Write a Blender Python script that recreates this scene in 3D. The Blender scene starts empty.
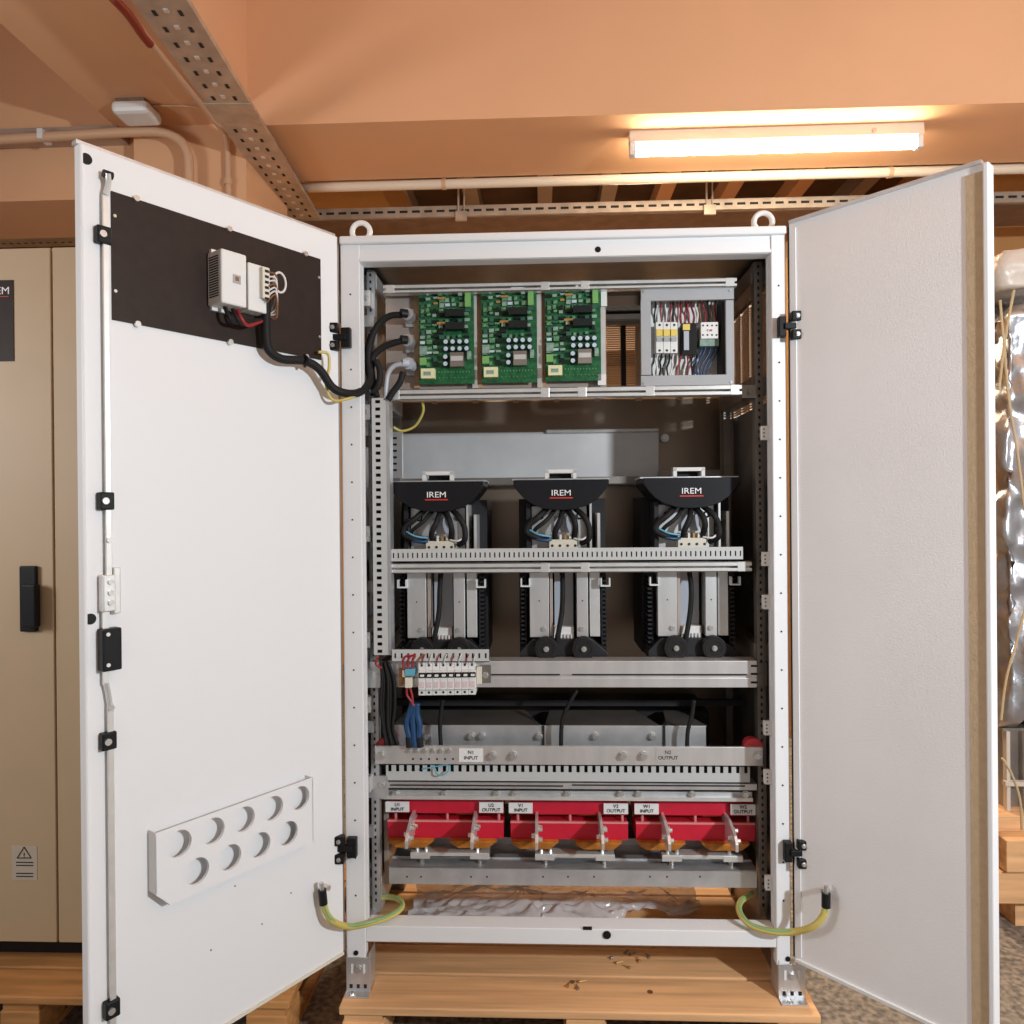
import bpy, bmesh, math, random
from mathutils import Vector, Matrix
random.seed(7)
C = bpy.context.scene.collection
PI = math.pi
# ------------------------------------------------------------------ camera
F = 744.0; YAW = math.radians(2.3); ROLL = math.radians(.5); PITCH = math.radians(-.1)
CAM = Vector((0, -2.0, 1.43))
f = Vector((-math.sin(YAW)*math.cos(PITCH), math.cos(YAW)*math.cos(PITCH), math.sin(PITCH)))
r0 = Vector((math.cos(YAW), math.sin(YAW), 0)); u0 = r0.cross(f)
rr = r0*math.cos(ROLL) - u0*math.sin(ROLL); uu = u0*math.cos(ROLL) + r0*math.sin(ROLL)
cd = bpy.data.cameras.new('camera'); cd.lens = F/1024*36; cd.sensor_width = 36; cd.clip_start = .05; cd.clip_end = 100
cam = bpy.data.objects.new('camera', cd); C.objects.link(cam)
cam.matrix_world = Matrix(((rr.x, uu.x, -f.x, CAM.x), (rr.y, uu.y, -f.y, CAM.y), (rr.z, uu.z, -f.z, CAM.z), (0, 0, 0, 1)))
bpy.context.scene.camera = cam
def ray(x, y): return f + (x-512)/F*rr - (y-512)/F*uu
def P(x, y, v, ax=1):                      # point on the photographed line of sight at a given depth (or height)
    d = ray(x, y); return CAM + d*((v-CAM[ax])/d[ax])
def X(px, Y, py=512): return P(px, py, Y).x
def Z(py, Y, px=565): return P(px, py, Y).z
# ------------------------------------------------------------------ materials
def mat(name, col, rough=.5, metal=0, var=0, scale=8, bump=0, bscale=60, stretch=None, alpha=1, trans=0, emit=None, es=0, col2=None, spec=.5, ramp=None):
    m = bpy.data.materials.new(name); m.use_nodes = True; N = m.node_tree.nodes; L = m.node_tree.links
    b = N['Principled BSDF']
    b.inputs['Base Color'].default_value = (*col, 1); b.inputs['Roughness'].default_value = rough
    b.inputs['Metallic'].default_value = metal; b.inputs['Alpha'].default_value = alpha
    b.inputs['Transmission Weight'].default_value = trans; b.inputs['Specular IOR Level'].default_value = spec
    if emit: b.inputs['Emission Color'].default_value = (*emit, 1); b.inputs['Emission Strength'].default_value = es
    tc = N.new('ShaderNodeTexCoord'); mp = N.new('ShaderNodeMapping'); L.new(tc.outputs['Object'], mp.inputs[0])
    if stretch: mp.inputs['Scale'].default_value = stretch
    if var or col2:
        n = N.new('ShaderNodeTexNoise'); n.inputs['Scale'].default_value = scale; n.inputs['Detail'].default_value = 6
        L.new(mp.outputs[0], n.inputs[0])
        cr = N.new('ShaderNodeValToRGB'); cr.color_ramp.elements[0].position, cr.color_ramp.elements[1].position = ramp or (.35, .65)
        a = tuple(max(0, c*(1-var)) for c in col); c2 = col2 or tuple(min(1, c*(1+var)) for c in col)
        cr.color_ramp.elements[0].color = (*a, 1); cr.color_ramp.elements[1].color = (*c2, 1)
        L.new(n.outputs[0], cr.inputs[0]); L.new(cr.outputs[0], b.inputs['Base Color'])
    else:
        n = N.new('ShaderNodeTexNoise'); n.inputs['Scale'].default_value = 30; L.new(mp.outputs[0], n.inputs[0])
        mr = N.new('ShaderNodeMapRange'); mr.inputs[3].default_value = max(0, rough-.04); mr.inputs[4].default_value = min(1, rough+.04)
        L.new(n.outputs[0], mr.inputs[0]); L.new(mr.outputs[0], b.inputs['Roughness'])
    if bump:
        n2 = N.new('ShaderNodeTexNoise'); n2.inputs['Scale'].default_value = bscale; n2.inputs['Detail'].default_value = 4
        L.new(mp.outputs[0], n2.inputs[0])
        bp = N.new('ShaderNodeBump'); bp.inputs['Strength'].default_value = bump; bp.inputs['Distance'].default_value = .01
        L.new(n2.outputs[0], bp.inputs['Height']); L.new(bp.outputs[0], b.inputs['Normal'])
    return m
M = {}
M['white'] = mat('white_powder_coat', (.78, .785, .79), .45, bump=.04, bscale=400)
M['white2'] = mat('off_white_powder_coat', (.82, .80, .79), .5, var=.02, scale=4, bump=.12, bscale=260)
M['beige'] = mat('beige_powder_coat', (.50, .37, .23), .5, var=.02, scale=5)
M['gasket'] = mat('tan_foam_gasket', (.50, .37, .23), .8, var=.05, scale=60, bump=.15, bscale=200)
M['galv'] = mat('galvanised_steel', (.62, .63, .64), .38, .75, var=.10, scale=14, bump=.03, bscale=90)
M['galvd'] = mat('dull_shaded_galvanised_steel', (.30, .27, .24), .42, .8, var=.12, scale=9, bump=.03, bscale=70)  # dull parts, plus shade put into the colour of cabinet interior steel
M['back'] = mat('brushed_back_sheet', (.34, .26, .20), .28, .7, var=.10, scale=3, stretch=(1, 1, .35), bump=.03, bscale=9)  # brown reflections and shade of the interior put into the colour
M['galvw'] = mat('bright_zinc', (.78, .78, .76), .32, .6, var=.06, scale=20)
M['bsheet'] = mat('bright_sheet', (.74, .73, .73), .36, .35, var=.10, scale=4)
M['alu'] = mat('aluminium', (.74, .73, .72), .35, .7, var=.06, scale=25, stretch=(1, 1, .2))
M['plate'] = mat('brownish_mounting_plate', (.46, .38, .33), .4, .45, var=.08, scale=6)
M['tanplate'] = mat('tan_laminate', (.42, .27, .15), .55, var=.06, scale=30)
M['duct'] = mat('grey_pvc', (.50, .51, .50), .5)
M['boxgrey'] = mat('light_grey_frame', (.36, .37, .38), .45, var=.03, scale=10)
M['black'] = mat('black_plastic', (.012, .012, .013), .4, spec=.2)
M['blackm'] = mat('matt_black', (.016, .015, .015), .6, spec=.2)
M['shroud'] = mat('black_shroud', (.010, .010, .012), .45, spec=.2)
M['panel'] = mat('dark_brown_laminate', (.028, .017, .013), .5, var=.1, scale=40, spec=.2)
M['dark'] = mat('dark_heatsink', (.03, .03, .033), .5, .3, spec=.2)
M['wpl'] = mat('white_plastic', (.74, .74, .72), .4)
M['cream'] = mat('cream_plastic', (.70, .66, .55), .45)
M['green'] = mat('circuit_green', (.012, .105, .036), .35, var=.35, scale=90)
M['dgreen'] = mat('dark_component_green', (.03, .11, .07), .4)
M['lgreen'] = mat('light_green_terminal', (.18, .40, .12), .4)
M['chip'] = mat('chip_black', (.015, .018, .018), .4, spec=.2)
M['chipg'] = mat('component_grey_green', (.22, .32, .26), .45, var=.2, scale=80)
M['gold'] = mat('copper_winding', (.45, .27, .08), .4, .4)
M['cap'] = mat('capacitor_top', (.62, .75, .82), .3, .3)
M['capb'] = mat('capacitor_sleeve', (.01, .03, .06), .3)
M['yrelay'] = mat('pale_yellow_relay', (.72, .70, .42), .4)
M['red'] = mat('red_insulator', (.56, .010, .035), .4, var=.05, scale=20)
M['pink'] = mat('red_cap', (.62, .05, .07), .4)
M['amber'] = mat('amber_insulation', (.42, .15, .02), .3, var=.3, scale=30)
M['copper'] = mat('brownish_copper', (.42, .20, .08), .4, .5)
M['label'] = mat('white_label', (.74, .74, .73), .6)
M['ink'] = mat('black_ink', (.02, .02, .02), .6)
M['inkw'] = mat('white_ink', (.85, .85, .85), .5)
M['inkr'] = mat('red_ink', (.6, .03, .02), .5)
M['yellow'] = mat('yellow_marker', (.72, .55, .12), .5)
M['ye'] = mat('yellow_sheath', (.60, .48, .12), .4)
M['gr'] = mat('green_sheath', (.24, .38, .16), .4)
M['blue'] = mat('blue_wire', (.01, .055, .15), .4)
M['lblue'] = mat('light_blue_terminal', (.12, .38, .50), .4)
M['wred'] = mat('red_wire', (.30, .02, .025), .4)
M['wwhite'] = mat('white_wire', (.72, .70, .68), .4)
M['wbrown'] = mat('brown_wire', (.25, .10, .04), .4)
M['greyc'] = mat('grey_cable', (.42, .45, .50), .35)
M['wood'] = mat('pine_wood', (.70, .40, .19), .6, var=.18, scale=5, stretch=(.4, 8, 8), bump=.06, bscale=20)
M['woodo'] = mat('orange_pine_wood', (.50, .24, .08), .6, var=.25, scale=5, stretch=(.6, 6, 6), bump=.06, bscale=20)
M['knot'] = mat('dark_knot', (.16, .07, .03), .7)
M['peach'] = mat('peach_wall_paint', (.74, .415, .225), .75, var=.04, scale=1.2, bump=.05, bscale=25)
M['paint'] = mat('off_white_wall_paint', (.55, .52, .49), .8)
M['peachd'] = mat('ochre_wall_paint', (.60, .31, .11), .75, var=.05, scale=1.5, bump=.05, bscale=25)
M['pipe'] = mat('peach_painted_pipe', (.62, .38, .23), .5)
M['pipew'] = mat('cream_conduit', (.74, .62, .48), .5)
M['tray'] = mat('zinc_cable_tray', (.52, .42, .33), .45, .5, var=.15, scale=12)
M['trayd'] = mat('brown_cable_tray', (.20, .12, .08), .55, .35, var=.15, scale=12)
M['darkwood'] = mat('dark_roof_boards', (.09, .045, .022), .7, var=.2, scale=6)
M['hole'] = mat('dark_slot', (.02, .015, .012), .9)
M['concrete'] = mat('speckled_concrete', (.13, .11, .095), .7, col2=(.30, .25, .20), var=.25, scale=55, bump=.15, bscale=70)
M['foil'] = mat('silver_foil_wrap', (.46, .46, .48), .33, .85, bump=.5, bscale=16)
M['sack'] = mat('translucent_plastic_wrap', (.58, .50, .42), .35, 0, bump=.4, bscale=18)
M['straw'] = mat('straw_rope', (.50, .38, .22), .85)
M['sheet'] = mat('clear_plastic_sheet', (.86, .84, .84), .10, alpha=.60, bump=.8, bscale=11, spec=1, stretch=(.8, 2.2, 1))
M['tube'] = mat('lit_tube', (1, 1, 1), .4, emit=(1, .86, .62), es=75)
M['lampbody'] = mat('cream_lamp_housing', (.72, .62, .50), .5)
M['stain'] = mat('red_lead_primer', (.30, .05, .03), .6)
M['warn'] = mat('silver_sticker', (.50, .44, .35), .5)
M['reflector'] = mat('tan_vent_metal', (.74, .52, .34), .5, .2)
M['nickel'] = mat('steel_bolt', (.70, .70, .68), .28, .85)
# ------------------------------------------------------------------ builders
W = {}
class MB:
    def __init__(s, T=None): s.bm = bmesh.new(); s.T = T
    def _add(s, vs, fs):
        v = [s.bm.verts.new(s.T @ Vector(p) if s.T else Vector(p)) for p in vs]
        for q in fs:
            try: s.bm.faces.new([v[i] for i in q])
            except ValueError: pass
        return s
    def box(s, x0, x1, y0, y1, z0, z1):
        return s._add([(x0,y0,z0),(x1,y0,z0),(x1,y1,z0),(x0,y1,z0),(x0,y0,z1),(x1,y0,z1),(x1,y1,z1),(x0,y1,z1)],
                      [(0,3,2,1),(4,5,6,7),(0,1,5,4),(1,2,6,5),(2,3,7,6),(3,0,4,7)])
    def pb(s, a, b, c, d, Y, dep):          # box whose front is the rectangle seen at (a,b)-(c,d) at depth Y
        xm = (a+c)/2; ym = (b+d)/2
        return s.box(P(a, ym, Y).x, P(c, ym, Y).x, Y, Y+dep, P(xm, d, Y).z, P(xm, b, Y).z)
    def prism(s, poly, y0, y1):             # poly in (x,z), extruded along y
        n = len(poly)
        return s._add([(x, y0, z) for x, z in poly]+[(x, y1, z) for x, z in poly],
                      [tuple(range(n)), tuple(range(2*n-1, n-1, -1))]+[(i, (i+1) % n, n+(i+1) % n, n+i) for i in range(n)])
    def cyl(s, a, b, r, r2=None, seg=12):
        a = Vector(a); b = Vector(b); d = (b-a).normalized(); r2 = r if r2 is None else r2
        h = Vector((0, 0, 1)) if abs(d.z) < .9 else Vector((1, 0, 0)); p = d.cross(h).normalized(); q = d.cross(p)
        vs = [a+(p*math.cos(t)+q*math.sin(t))*r for t in [2*PI*i/seg for i in range(seg)]]
        vs += [b+(p*math.cos(t)+q*math.sin(t))*r2 for t in [2*PI*i/seg for i in range(seg)]]
        return s._add(vs, [tuple(range(seg-1, -1, -1)), tuple(range(seg, 2*seg))]+[(i, (i+1) % seg, seg+(i+1) % seg, seg+i) for i in range(seg)])
    def tube(s, pts, r, seg=8, sub=5, closed=False):
        pts = [Vector(p) for p in pts]; n = len(pts); path = []
        if n > 2 or closed:
            rng = n if closed else n-1
            for i in range(rng):
                p = [pts[(i+k) % n] if closed else pts[min(max(i+k, 0), n-1)] for k in (-1, 0, 1, 2)]
                for j in range(sub):
                    t = j/sub
                    path.append(.5*((2*p[1])+(p[2]-p[0])*t+(2*p[0]-5*p[1]+4*p[2]-p[3])*t*t+(3*p[1]-p[0]-3*p[2]+p[3])*t**3))
            if not closed: path.append(pts[-1])
        else: path = pts
        m = len(path); vs = []; up = None
        for i in range(m):
            d = (path[(i+1) % m]-path[i-1]) if closed else (path[min(i+1, m-1)]-path[max(i-1, 0)])
            if d.length < 1e-9: d = Vector((0, 0, 1))
            d.normalize()
            if up is None: up = Vector((0, 1, 0)) if abs(d.y) < .9 else Vector((1, 0, 0))
            p = (up-d*up.dot(d))
            if p.length < 1e-5: p = d.orthogonal()
            p.normalize(); up = p; q = d.cross(p)
            vs += [path[i]+(p*math.cos(t)+q*math.sin(t))*r for t in [2*PI*k/seg for k in range(seg)]]
        fs = []
        for i in range(m if closed else m-1):
            a = i*seg; b = ((i+1) % m)*seg
            fs += [(a+k, a+(k+1) % seg, b+(k+1) % seg, b+k) for k in range(seg)]
        if not closed: fs += [tuple(range(seg-1, -1, -1)), tuple(range((m-1)*seg, m*seg))]
        return s._add(vs, fs)
    def build(s, name, m, parent=None, bev=0, smooth=False, label=None):
        bm = s.bm; bmesh.ops.recalc_face_normals(bm, faces=bm.faces[:])
        xs = [v.co for v in bm.verts]
        c = Vector([(min(p[i] for p in xs)+max(p[i] for p in xs))/2 for i in range(3)])
        for v in bm.verts: v.co -= c
        if smooth:
            for q in bm.faces: q.smooth = len(q.verts) == 4
        me = bpy.data.meshes.new(name); bm.to_mesh(me); bm.free()
        o = bpy.data.objects.new(name, me); C.objects.link(o); me.materials.append(M[m] if isinstance(m, str) else m)
        o.location = c; W[o.name] = c.copy()
        if parent: o.parent = parent; o.location = c-W[parent.name]
        if bev:
            b = o.modifiers.new('bevel', 'BEVEL'); b.width = bev; b.segments = 2; b.limit_method = 'ANGLE'
        if label: o['label'] = label
        return o
def thing(name, label, cat, loc, group=None):
    o = bpy.data.objects.new(name, None); C.objects.link(o); o.empty_display_size = .05; o.location = loc; W[o.name] = Vector(loc)
    o['label'] = label; o['category'] = cat
    if group: o['group'] = group
    return o
def tag(o, label, cat, group=None, kind=None):
    o['label'] = label; o['category'] = cat
    if group: o['group'] = group
    if kind: o['kind'] = kind
    return o
def struct(o, label=None):
    o['kind'] = 'structure'
    if label: o['label'] = label
    return o
KIDS = {}
def dup(o, delta, label=None, parent=None):
    kids = [c for c in bpy.data.objects if c.parent == o]
    c = o.copy(); C.objects.link(c)
    if parent: c.parent = parent
    else: c.location = o.location+Vector(delta); W[c.name] = Vector(c.location)
    if label: c['label'] = label
    for k in kids: dup(k, delta, None, c)
    return c
def text(s, p, size, m, parent, name='lettering', rot=None, ext=.0006, sx=1, shear=0):
    cu = bpy.data.curves.new('t', 'FONT'); cu.body = s; cu.size = size; cu.extrude = ext; cu.align_x = 'CENTER'; cu.align_y = 'CENTER'; cu.shear = shear
    cu.offset = 0
    t = bpy.data.objects.new('t', cu); C.objects.link(t); bpy.context.view_layer.update()
    me = bpy.data.meshes.new_from_object(t.evaluated_get(bpy.context.evaluated_depsgraph_get())); bpy.data.objects.remove(t)
    R = rot or Matrix.Rotation(PI/2, 4, 'X')
    me.transform(R @ Matrix.Diagonal((sx, 1, 1, 1)))
    me.materials.clear(); me.materials.append(M[m])
    o = bpy.data.objects.new(name, me); C.objects.link(o); o.parent = parent; o.location = Vector(p)-W[parent.name]; W[o.name] = Vector(p)
    return o
def bolt(parent, p, r=.005, d=(0, -1, 0), h=.006, m='nickel', name='bolt'):
    p = Vector(p); d = Vector(d).normalized()
    b = MB(); b.cyl(p-d*.001, p+d*h*.35, r*1.35, seg=12); b.cyl(p+d*h*.35, p+d*h, r, seg=6); return b.build(name, m, parent)
# ================================================================== SETTING
struct(MB().box(-4.5, 4.5, -4, 6.5, -.1, 0).build('floor', 'concrete'))
struct(MB().box(-4.5, 4.5, 4.9, 5.0, 0, 3.8).build('wall_back', 'peachd'))
struct(MB().box(-4.6, -4.5, -4, 5, 0, 3.8).build('wall_left', 'paint'))
struct(MB().box(4.5, 4.6, -4, 5, 0, 3.8).build('wall_right', 'paint'))
struct(MB().box(-4.6, 4.6, -4, 5, 3.8, 3.9).build('ceiling', 'peach'))
ZB = 3.05                                         # underside of the big beams
XR = X(247, 1.07, 60); XL = P(118, 125, 1.2).x; ZU = P(118, 125, 1.2).z
struct(MB().box(XR, 4.5, 1.07, 1.60, ZB, 3.8).build('trim_1', 'peach'), 'wide peach beam crossing above the open cabinet')
struct(MB().box(XL-.02, XR, -4, 1.22, ZU, 3.8).build('trim_2', 'peach'), 'beam running towards the camera above the left door')
cx0, cx1 = X(134, 1.22, 160), X(246, 1.22, 170)
struct(MB().box(cx0, cx1, 1.22, 1.75, 0, ZU).build('trim_3', 'peach'), 'square peach column behind the left door')
struct(MB().box(-4.5, cx0+.001, 1.30, 1.75, Z(200, 1.3, 60), 3.8).build('trim_4', 'peach'), 'peach cross beam left of the column')
# longitudinal beams beyond the cross beam, framing the dark roof boards
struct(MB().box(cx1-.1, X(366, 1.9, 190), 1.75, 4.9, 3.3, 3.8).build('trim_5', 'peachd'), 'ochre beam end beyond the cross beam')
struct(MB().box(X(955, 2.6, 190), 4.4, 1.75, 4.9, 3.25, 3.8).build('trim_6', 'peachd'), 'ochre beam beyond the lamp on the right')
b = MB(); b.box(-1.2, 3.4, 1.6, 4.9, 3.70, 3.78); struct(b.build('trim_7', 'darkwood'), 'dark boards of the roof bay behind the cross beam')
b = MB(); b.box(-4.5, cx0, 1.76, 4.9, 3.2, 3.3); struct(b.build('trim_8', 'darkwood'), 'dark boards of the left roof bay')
for i, px in enumerate((400, 470, 545, 610, 668, 735, 805, 870)):
    x = X(px, 3.0, 195)
    o = struct(MB().box(x-.05, x+.05, 1.6, 4.9, 3.58, 3.70).build('trim_%d' % (9+i), 'peach' if px in (668, 735, 805) else 'plate'))
    o['label'] = 'rafter under the dark roof boards'
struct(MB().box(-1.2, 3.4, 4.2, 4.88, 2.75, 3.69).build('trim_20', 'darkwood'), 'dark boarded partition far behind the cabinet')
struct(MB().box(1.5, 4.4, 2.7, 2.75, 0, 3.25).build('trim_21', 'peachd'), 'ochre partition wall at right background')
# ================================================================== CABLE TRAYS
def tray(name, label, x0, x1, y0, y1, z, h, along, m1, m2, n):
    t = thing(name, label, 'cable tray', ((x0+x1)/2, (y0+y1)/2, z))
    b = MB(); b.box(x0, x1, y0, y1, z, z+.004)
    if along == 'x': b.box(x0, x1, y0-.003, y0, z, z+h); b.box(x0, x1, y1, y1+.003, z, z+h); b.box(x0, x1, y0, y0+.012, z+h-.003, z+h)
    else: b.box(x0-.003, x0, y0, y1, z, z+h); b.box(x1, x1+.003, y0, y1, z, z+h)
    b.build('tray_body', m1, t)
    s = MB(); d = MB()
    for i in range(n):
        u = (i+.5)/n
        if along == 'x':
            x = x0+(x1-x0)*u; L = (x1-x0)/n*.32; s.box(x-L, x+L, y0-.0045, y0-.003, z+h*.4, z+h*.62)
            for k in (.2, .5, .8): y = y0+(y1-y0)*k; s.box(x-L*.6, x+L*.6, y-.006, y+.006, z-.0015, z)
        else:
            y = y0+(y1-y0)*u; L = (y1-y0)/n*.16
            for k in (.25, .75): x = x0+(x1-x0)*k; s.box(x-.006, x+.006, y-L, y+L, z-.0015, z)
            d.box(x0+(x1-x0)*.5-.008, x0+(x1-x0)*.5+.008, y-L*1.6, y-L*.3, z-.003, z)
    s.build('slots', 'hole', t)['kind'] = 'stuff'
    if along != 'x': d.build('embossed_ribs', 'galvw', t)['kind'] = 'stuff'
    return t
ty = 1.91; tz = 2.985
t = tray('cable_tray', 'perforated cable tray crossing just above the cabinet top', X(300, ty, 213), 3.3, ty, ty+.34, tz, .055, 'x', 'tray', 'tray', 70)
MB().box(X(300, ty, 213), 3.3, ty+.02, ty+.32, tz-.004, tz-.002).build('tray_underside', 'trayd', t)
tx0, tx1 = P(143, 0, .26).x, P(194, 0, .26).x; tz2 = 2.985
lt = t = tray('cable_tray', 'perforated cable tray running overhead from the front down to the cross tray at left', tx0, tx1, -1.6, ty-.01, tz2, .02, 'y', 'tray', 'tray', 44)
MB().box(tx0-.01, tx1+.01, .78, .92, tz2-.004, tz2).build('splice_plate', 'tray', t)
y2 = 2.0; tzl = Z(226, y2, 60)
tray('cable_tray', 'dim slotted cable tray behind the beige closed cabinet', -3.6, X(125, y2, 224), y2, y2+.3, tzl, .045, 'x', 'tray', 'trayd', 30)
lt.rotation_euler.z = .06
# hangers
for px, lb in ((458, 'threaded rod holding the cross tray near the left eye bolt'), (707, 'threaded rod holding the cross tray below the lamp')):
    p = P(px, 190, ty-.02)
    b = MB(); b.cyl((p.x, ty-.012, tz-.02), (p.x, ty-.012, 3.7), .005, seg=8); b.cyl((p.x+.03, ty-.012, tz-.02), (p.x+.03, ty-.012, 3.7), .004, seg=8)
    b.box(p.x-.015, p.x+.045, ty-.02, ty-.004, tz-.03, tz+.02); tag(b.build('tray_hanger', 'tray'), lb, 'hanger', 'hangers of the cross cable tray')
# conduits
def pipe(name, label, pts, r, m, cat='pipe', brk=None):
    t = thing(name, label, cat, pts[0]); MB().tube(pts, r, seg=12, sub=8).build('pipe', m, t, smooth=True); return t
yy = 1.16
t = pipe('conduit', 'peach painted conduit bending down the column left of the detector box', [P(-160, 147, yy), P(-60, 143, yy), P(60, 136, yy), P(130, 132, yy), P(160, 132, yy), P(178, 139, yy), P(187, 153, yy), P(189, 175, yy), P(191, 300, yy)], .021, 'pipe')
MB().box(P(43, 137, yy).x-.012, P(43, 137, yy).x+.012, yy-.024, yy+.04, P(43, 141, yy).z, P(43, 131, yy).z).build('clamp', 'wpl', t)
b = MB(); b.box(P(-200, 130, 1.2).x, P(117, 130, 1.2).x, 1.2, 1.3, P(60, 136, 1.2).z, P(60, 127, 1.2).z); struct(b.build('trim_22', 'plate'), 'grey ledge strip above the conduit')
ps = [P(95, -30, .30), P(115, 0, .42), P(160, 55, .68), P(205, 112, 1.02), P(220, 132, 1.13), P(226, 146, 1.18), P(227, 170, 1.19), P(230, 300, 1.19)]
zc = ZU-.02
ps2 = []
for i, (a, c_) in enumerate(((60, -45), (115, 0), (160, 55), (205, 109))): ps2.append(P(a, c_, zc, 2))
ps2 += [P(222, 130, 1.17), P(227, 145, 1.195), P(228, 170, 1.2), P(231, 300, 1.2)]
t = pipe('conduit', 'thin conduit with red primer patches running overhead and down the column', ps2, .013, 'pipe')
MB().tube([P(112, -3, zc-.004, 2), P(128, 14, zc-.004, 2), P(142, 34, zc-.004, 2), P(150, 44, zc-.004, 2)], .0155, seg=10).build('primer_patch', 'stain', t, smooth=True)
b = MB(); a_ = P(228, 182, 1.2); b.cyl((a_.x, a_.y, a_.z-.012), (a_.x, a_.y, a_.z+.012), .018); b.build('clamp', 'pipe', t)
yc = 1.63
pa = P(308, 189, yc)
t = pipe('conduit', 'cream conduit running along the rear edge of the cross beam', [(P(300, 188, yc).x, yc, ZB-.018), (1.2, yc, ZB-.018), (3.6, yc, ZB-.018)], .023, 'pipew')
for px in (444, 890):
    x = X(px, yc, 185); MB().cyl((x-.01, yc, ZB-.018), (x+.01, yc, ZB-.018), .027).build('clamp', 'pipe', t)
# smoke detector / emergency light box
p = P(137, 112, ZU-.03, 2)
t = thing('junction_box', 'white box fixed under the beam beside the overhead tray', 'junction box', (p.x, p.y, ZU))
MB().box(p.x-.078, p.x+.078, p.y-.065, p.y+.065, ZU-.062, ZU-.012).build('cover', 'wpl', t, bev=.018)
MB().box(p.x-.06, p.x+.06, p.y-.055, p.y+.055, ZU-.014, ZU).build('back_plate', 'galvd', t)
tag(MB().tube([(p.x+.07, p.y, ZU-.006), (p.x+.2, p.y+.01, ZU-.006), (P(216, 122, ZU, 2).x, p.y+.03, ZU-.006)], .004).build('thin_cable', 'pipe'), 'thin cable from the white junction box to the conduit', 'cable')
# fluorescent lamp
yl = 1.22
xa, xb = X(629, yl, 155), X(922, yl, 150)
t = thing('fluorescent_lamp', 'lit fluorescent batten lamp under the cross beam', 'lamp', ((xa+xb)/2, yl, ZB))
MB().box(xa, xb, yl-.022, yl+.022, ZB-.05, ZB).build('housing', 'lampbody', t, bev=.003)
zt = ZB-.085
MB().cyl((xa+.03, yl, zt), (xb-.03, yl, zt), .017, seg=16).build('tube', 'tube', t, smooth=True)
for x in (xa+.015, xb-.015): MB().box(x-.012, x+.012, yl-.02, yl+.02, zt-.018, ZB-.05).build('lamp_holder', 'wpl', t, bev=.002)
bolt(t, (X(877, yl-.022), yl-.022, ZB-.03), .008, m='tray', name='screw')
# ================================================================== PALLETS
def pallet(name, label, x0, x1, y0, y1, ztop, m, boards, edge=None):
    t = thing(name, label, 'pallet', ((x0+x1)/2, (y0+y1)/2, 0)); h = .022
    wd = (y1-y0-.010*(boards-1))/boards
    for i in range(boards):
        y = y0+i*(wd+.010)
        MB().box(x0+random.uniform(-.006, .006), x1+random.uniform(-.006, .006), y, y+wd, ztop-h, ztop).build('top_board', m, t, bev=.0035)
    for x in (x0+.06, (x0+x1)/2+.02, x1-.06):
        MB().box(x-.05, x+.05, y0+.01, y1-.01, ztop-h-.022, ztop-h).build('stringer_board', m, t)
        for y in (y0+.06, (y0+y1)/2, y1-.06): MB().box(x-.055, x+.055, y-.055, y+.055, .02, ztop-h-.022).build('block', m, t, bev=.003)
        MB().box(x-.055, x+.055, y0, y1, 0, .02).build('bottom_board', m, t)
    return t
ZP = .128
pl = pallet('wooden_pallet', 'pine pallet carrying the open white cabinet', P(340, 1000, -.06).x, P(822, 1000, -.06).x, -.065, .82, ZP, 'wood', 6)
for px, py in ((572, 982), (650, 992)):
    q = P(px, py, ZP, 2); MB().cyl((q.x, q.y, ZP-.002), (q.x, q.y, ZP+.0008), .008).build('knot', 'knot', pl)
pallet('wooden_pallet', 'orange pine pallet under the closed beige cabinet', -2.2, P(250, 1005, -.3).x, -.05, .72, .13, 'woodo', 6)
# small crate of pale timber at right
def crate():
    xa = P(1003, 880, .55).x
    t = thing('timber_crate_base', 'pale timber base under the foil wrapped load', 'crate', (xa+.5, .9, 0))
    z = lambda py: P(1010, py, .55).z
    MB().box(xa-.02, xa+1.1, .55, 1.5, z(904), z(872)).build('base_beam', 'wood', t, bev=.003)
    MB().box(xa, xa+1.1, .53, .66, z(870), z(838)).build('cross_beam', 'wood', t, bev=.003)
    MB().box(xa-.03, xa+1.1, .6, 1.5, z(838), z(822)).build('deck_board', 'wood', t, bev=.003)
    for x in (xa+.12, xa+.9): MB().box(x-.05, x+.05, .6, 1.4, 0, z(904)).build('block', 'wood', t)
    return xa, z(822)
cxa, cz = crate()
# foil wrapped load
def crumple(name, x0, x1, y0, y1, z0, z1, amp, m, nx=28, seed=0, rnd=.25):
    from mathutils import noise
    bm = bmesh.new(); N = nx
    bmesh.ops.create_cube(bm, size=2); bmesh.ops.subdivide_edges(bm, edges=bm.edges[:], cuts=N, use_grid_fill=True)
    for v in bm.verts:
        c = v.co.copy(); l = max(abs(c.x), abs(c.y), abs(c.z)); s = c.normalized()*1.25
        c = c.lerp(s, rnd)
        v.co = Vector(((x0+x1)/2+c.x*(x1-x0)/2, (y0+y1)/2+c.y*(y1-y0)/2, (z0+z1)/2+c.z*(z1-z0)/2))
    bm.normal_update()
    nrm = {v: v.normal.copy() for v in bm.verts}
    for v in bm.verts:
        q = v.co*4+Vector((seed, 0, 0)); k = abs(noise.noise(q))*1.3+abs(noise.noise(q*2.3+Vector((3, 1, 0))))*.7+.3*abs(noise.noise(q*5))
        v.co += nrm[v]*(k-.6)*amp
        v.co.z = max(v.co.z, z0)
    b = MB(); b.bm.free(); b.bm = bm
    return b.build(name, m, smooth=True)
fx = P(1003, 500, .6).x
tag(crumple('foil_wrapped_load', fx+.02, fx+1.1, .62, 1.45, P(1010, 735, .6).z, P(1010, 300, .6).z, .08, 'foil', 60, 3, .14), 'bulky load wrapped in crumpled silver foil beside the right door', 'wrapped load')
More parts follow.
